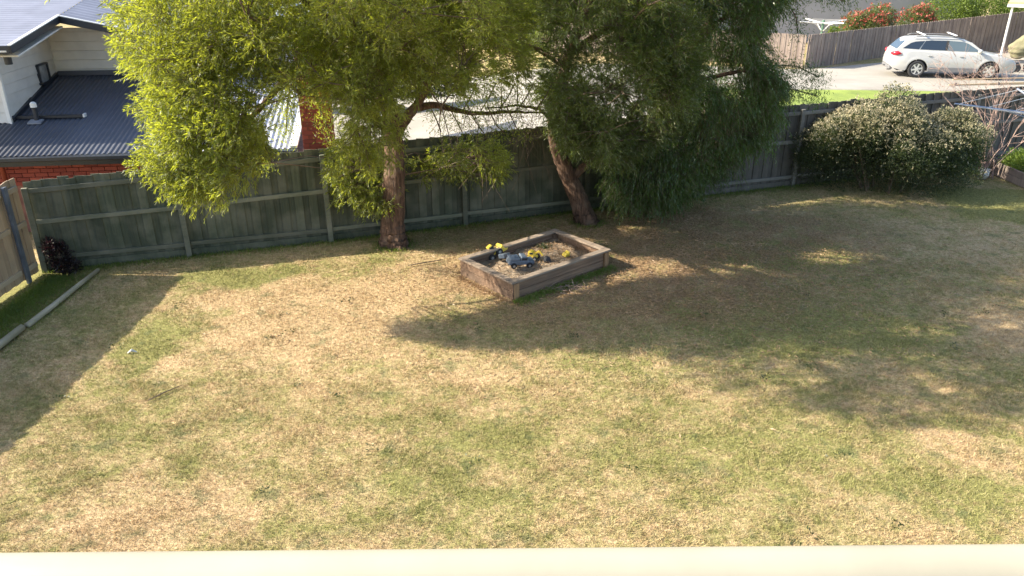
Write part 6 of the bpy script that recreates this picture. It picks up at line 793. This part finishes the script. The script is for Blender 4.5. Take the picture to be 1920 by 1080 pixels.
MB().prism([(-.13, .05), (.13, .05), (.16, .13), (-.15, .13)], 'y', -.06, .06).build('tub', M['toy_grey'], t, bevel=.012); MB().bar((.13, 0, .06), (.25, 0, .05), .02, .02).build('drawbar', M['toy_grey'], t)
for sy in (-.075, .075): swheel((0, sy, .045), .045, .03, 0, t)
# yellow digger
t = empty('toy_digger', (.38, 12.93, .20), R(-20), 'yellow and orange toy digger with a black wheel beside the grey toy truck', 'toy'); t.rotation_euler = (R(6), R(-10), R(-25))
MB().box((0, 0, .06), (.18, .11, .05)).build('chassis', M['toy_yellow'], t, bevel=.01)
cb = MB().prism([(-.07, .085), (.07, .085), (.06, .15), (.0, .19), (-.05, .18)], 'y', -.05, .05).build('cab', M['toy_yellow'], t, bevel=.014); MB().box((.015, 0, .145), (.06, .105, .035)).build('window', M['black'], cb)
MB().bar((.05, 0, .12), (.16, 0, .17), .025, .03).build('boom', M['toy_yellow'], t, bevel=.004); MB().bar((.16, 0, .17), (.21, 0, .08), .02, .025).build('arm', M['toy_yellow'], t)
for x in (-.06, .07):
    for sy in (-.065, .065): swheel((x, sy, .045), .045, .035, 0, t)
t = tag(MB().tube([(0, 0, 0), (0, 0, .045)], [.075, .055], 14).build('loose_wheel', M['black'], None, loc=(.62, 12.80, .25), rot=(R(70), 0, R(40))), 'loose black toy wheel lying against the front side of the sandpit', 'toy wheel')
t = tag(MB().prism([(-.07, 0), (.07, 0), (.05, .07), (.02, .10), (-.03, .05), (-.06, .07)], 'y', -.05, .04).build('toy_scoop', M['toy_yellow'], None, bevel=.008, loc=(.97, 13.05, .23), rot=(R(15), R(10), R(50))), 'small bright yellow toy scoop half buried near the right side of the sandpit', 'toy')

# ------------------------------------------------------------- loose things on the lawn
pl = tag(MB().tube([(0, 2.25, .04), (0, 1.5, .045), (0.01, .8, .045), (0, .02, .045)], [.036, .040, .043, .046], 14, rough=.04).build('timber_pole', M['pole'], None, sm=True, loc=(-7.44, 10.58, 0)), 'long pale weathered pole lying on the grass, its far end at the back fence', 'pole')
tag(MB().tube([(0, 0, .07), (0, -.8, .07), (.03, -2.6, .07)], [.052, .056, .06], 14, rough=.05).build('timber_pole', M['pole'], None, sm=True, loc=(-7.45, 10.50, 0)), 'thicker mossy pole end at the left edge, in line with the long pole', 'pole')
tag(MB().tube([(0, 0, .015), (.13, .17, .025), (.28, .37, .012)], [.007, .009, .005], 6).build('stick', M['twig'], None, loc=(-4.68, 8.50, 0.02)), 'thin dark stick lying on the sunlit grass at left', 'stick')
tag(MB().tube([(0, 0, .02), (.3, .12, .03), (.62, .3, .015)], [.008, .012, .006], 6).build('stick', M['twig'], None, loc=(-1.9, 13.05, 0.02)), 'thin dark stick on the grass between the thick trunk and the sandpit', 'stick')
tag(MB().tube([(-.06, 0, .01), (0, .01, .05), (.07, .02, .015)], [.01, .02, .006], 8, rough=.3).build('scrap', M['stone'], None, loc=(-5.48, 9.8, 0)), 'small white scrap on the grass at the edge of the side fence shadow', 'scrap')
dt = empty('dead_twigs', (.95, 12.05, 0), 0, 'tangle of dry twigs against the shaded front side of the sandpit', 'twigs')
A = rng.normal(size=(60, 3))*[.22, .10, .02]+[0, 0, .04]; A[:, 2] = np.abs(A[:, 2]); B = A+rng.normal(size=(60, 3))*[.12, .08, .08]; B[:, 2] = np.abs(B[:, 2])
tag(twigs('twigs', A, B, .005, M['red_twig'], dt), kind='stuff')

# ------------------------------------------------------------- grass
def allowed(x, y):
    ok = (y < fence_y(x)-.04)&(x > -8.4)&~((x > 12.35)&(y > 17.1))
    c_, s_ = math.cos(-SA), math.sin(-SA); lx, ly = (x-.42)*c_-(y-12.88)*s_, (x-.42)*s_+(y-12.88)*c_
    ok &= ~((abs(lx) < 1.14)&(abs(ly) < .70))
    ok &= (np.hypot(x+2.3, y-14.18) > .22)&(np.hypot(x-1.55, y-15.51) > .2); return ok
def wavy(x, y, k=1.0):
    return (np.sin(x*3.1*k+1.3*np.sin(y*2.3*k))+np.sin(y*4.3*k+1.7*np.sin(x*1.9*k+2))+np.sin((x+y)*7.7*k)*.6+np.sin((x*.7-y)*12.3*k+1)*.5)/3.1
def grass(N, y0, y1, hgt, wd):
    y = np.sqrt(rng.uniform(y0**2, y1**2, N)); x = rng.uniform(-1, 1, N)*(y*.70+1.6); k = allowed(x, y)
    bare = np.exp(-(((x-1.8)/3.0)**2+((y-12.9)/2.0)**2)); k &= rng.uniform(0, 1, N) > bare*.65
    tus = wavy(x, y, 1.5); k &= rng.uniform(0, 1, N) < .72+.35*tus
    x, y, tus = x[k], y[k], tus[k]; n_ = len(x); bb = bare[k]
    h = hgt*(1+.30*tus)*rng.uniform(.55, 1.3, n_)*(1-.45*bb); an = rng.uniform(0, 2*math.pi, n_)+tus*1.2
    fa = rng.uniform(0, 2*math.pi, n_); lean = rng.uniform(.3, 1.5, n_)*h
    z0 = .012*np.sin(x*1.7+y)*np.sin(y*1.3-x*.6)-.004
    P0 = np.stack([x-np.cos(an)*wd/2, y-np.sin(an)*wd/2, z0], 1); P1 = np.stack([x+np.cos(an)*wd/2, y+np.sin(an)*wd/2, z0], 1)
    P2 = np.stack([x+np.cos(fa)*lean, y+np.sin(fa)*lean, z0+h], 1)
    V = np.stack([P0, P1, P2], 1).reshape(-1, 3); F = np.arange(3*n_).reshape(-1, 3)
    return V, F, np.repeat(rng.uniform(0, 1, n_), 3)
vs_, fs_, rs_ = [], [], []; base = 0
for args in ((280000, 5.0, 9.0, .034, .008), (230000, 9.0, 13.5, .034, .011), (170000, 13.5, 20.6, .036, .013)):
    V, F, r_ = grass(*args); vs_.append(V); fs_.append(F+base); rs_.append(r_); base += len(V)
g = link('grass', npmesh('grass', np.concatenate(vs_), np.concatenate(fs_), M['blade'], np.concatenate(rs_)))
tag(g, 'short dry tan and green lawn grass covering the yard', 'grass', kind='stuff')
# a taller fringe along the fence, the pole and the sandpit
def fringe(n_, fx, hgt, mat, name, label):
    x, y = fx(n_); k = allowed(x, y); x, y = x[k], y[k]; m_ = len(x)
    p = np.stack([x, y, np.zeros(m_)], 1); d = np.stack([rng.normal(size=m_)*.5, rng.normal(size=m_)*.5, np.ones(m_)], 1)
    return tag(leaves(name, p, d, hgt*rng.uniform(.5, 1.3, m_), .009, mat, rng.uniform(0, 1, m_), None, .3), label, 'grass', kind='stuff')
def f1(n_):
    x = rng.uniform(-8.4, 12, n_); return x, fence_y(x)-.06-np.abs(rng.normal(size=n_))*.13
fringe(9000, f1, .075, M['lush'] if False else M['hedge_leaf'], 'grass_fringe', 'taller green grass fringe along the foot of the back fence')
def f2(n_):
    y = rng.uniform(7, 12.6, n_); x = -8.2+np.abs(rng.normal(size=n_))*.32; return x, y
fringe(12000, f2, .08, M['hedge_leaf'], 'grass_fringe', 'taller dark green grass between the side fence and the long pole')
def f3(n_):
    s_ = rng.uniform(-1.2, 1.2, n_); o_ = -.76-np.abs(rng.normal(size=n_))*.10; return .42+s_*math.cos(SA)-o_*math.sin(SA), 12.88+s_*math.sin(SA)+o_*math.cos(SA)
fringe(2500, f3, .075, M['hedge_leaf'], 'grass_fringe', 'green grass tufts along the shaded front side of the sandpit')
def f4(n_):
    k_ = rng.integers(0, 2, n_); an = rng.uniform(0, 2*math.pi, n_); rr = .24+np.abs(rng.normal(size=n_))*.10
    return np.where(k_, -2.3, 1.58)+rr*np.cos(an), np.where(k_, 14.18, 15.5)+rr*np.sin(an)
fringe(1600, f4, .07, M['hedge_leaf'], 'grass_fringe', 'grass tufts growing round the feet of the two bare trunks')
def f5(n_):
    o_ = rng.uniform(-.7, .7, n_); s_ = -1.20-np.abs(rng.normal(size=n_))*.05; return .42+s_*math.cos(SA)-o_*math.sin(SA), 12.88+s_*math.sin(SA)+o_*math.cos(SA)
fringe(700, f5, .06, M['litter'], 'grass_fringe', 'dry straw coloured grass along the sunlit left side of the sandpit')
# fallen leaves
def litter(n_, cx, cy, sx, sy, name, label):
    x = cx+rng.normal(size=n_)*sx; y = cy+rng.normal(size=n_)*sy; k = allowed(x, y)&(y < fence_y(x)-.05); x, y = x[k], y[k]; m_ = len(x)
    p = np.stack([x, y, rng.uniform(.012, .04, m_)], 1); d = rng.normal(size=(m_, 3))*[1, 1, .18]
    return tag(leaves(name, p, d, .07*rng.uniform(.5, 1.4, m_), .014, M['litter'], rng.uniform(0, 1, m_), None, .15), label, 'leaf litter', kind='stuff')
litter(26000, 2.6, 13.3, 2.8, 1.9, 'leaf_litter', 'brown fallen leaves scattered on the ground under the trees')
p = np.stack([rng.uniform(-L/2+.1, L/2-.1, 5200), rng.uniform(-W_/2+.1, W_/2-.1, 5200), np.zeros(5200)], 1); p = p[(rng.uniform(0, 1, 5200) < .35+.5*(p[:, 0] > -.2))]; p[:, 2] = sandz(p[:, 0], p[:, 1])+rng.uniform(0, .02, len(p))
tag(leaves('dry_leaves', p, rng.normal(size=p.shape)*[1, 1, .35], .085*rng.uniform(.4, 1.3, len(p)), .010, M['litter'], rng.uniform(0, 1, len(p)), SP, .2), kind='stuff')
lo = empty('sandpit_weed', to_world(.55, .35, .2), 0, 'small pale green weed growing in the far corner of the sandpit', 'plant')
p = rng.normal(size=(160, 3))*[.07, .05, .03]; p[:, 2] = np.abs(p[:, 2]); tag(leaves('foliage', p, p*3+rng.normal(size=p.shape)*.4+[0, 0, .6], .05, .016, M['shrub_leaf'], rng.uniform(0, .8, 160), lo), kind='stuff')
# weeds with broad leaves in the lawn
x = rng.uniform(-6, 9, 130); y = rng.uniform(5.6, 12, 130); pp = []
k = wavy(x, y, .6) > .1; x, y = x[k], y[k]
c_ = np.repeat(np.stack([x, y, np.full(len(x), .015)], 1), 14, 0); c_ += rng.normal(size=c_.shape)*[.06, .06, .003]; c_ = c_[allowed(c_[:, 0], c_[:, 1])]
tag(leaves('lawn_weeds', c_, rng.normal(size=c_.shape)*[1, 1, .1]+[0, 0, .25], .045*rng.uniform(.5, 1.3, len(c_)), .02, M['shrub_leaf'], rng.uniform(0, .83, len(c_)), None, .1), 'small broad leafed weeds dotted through the lawn', 'weeds', kind='stuff')
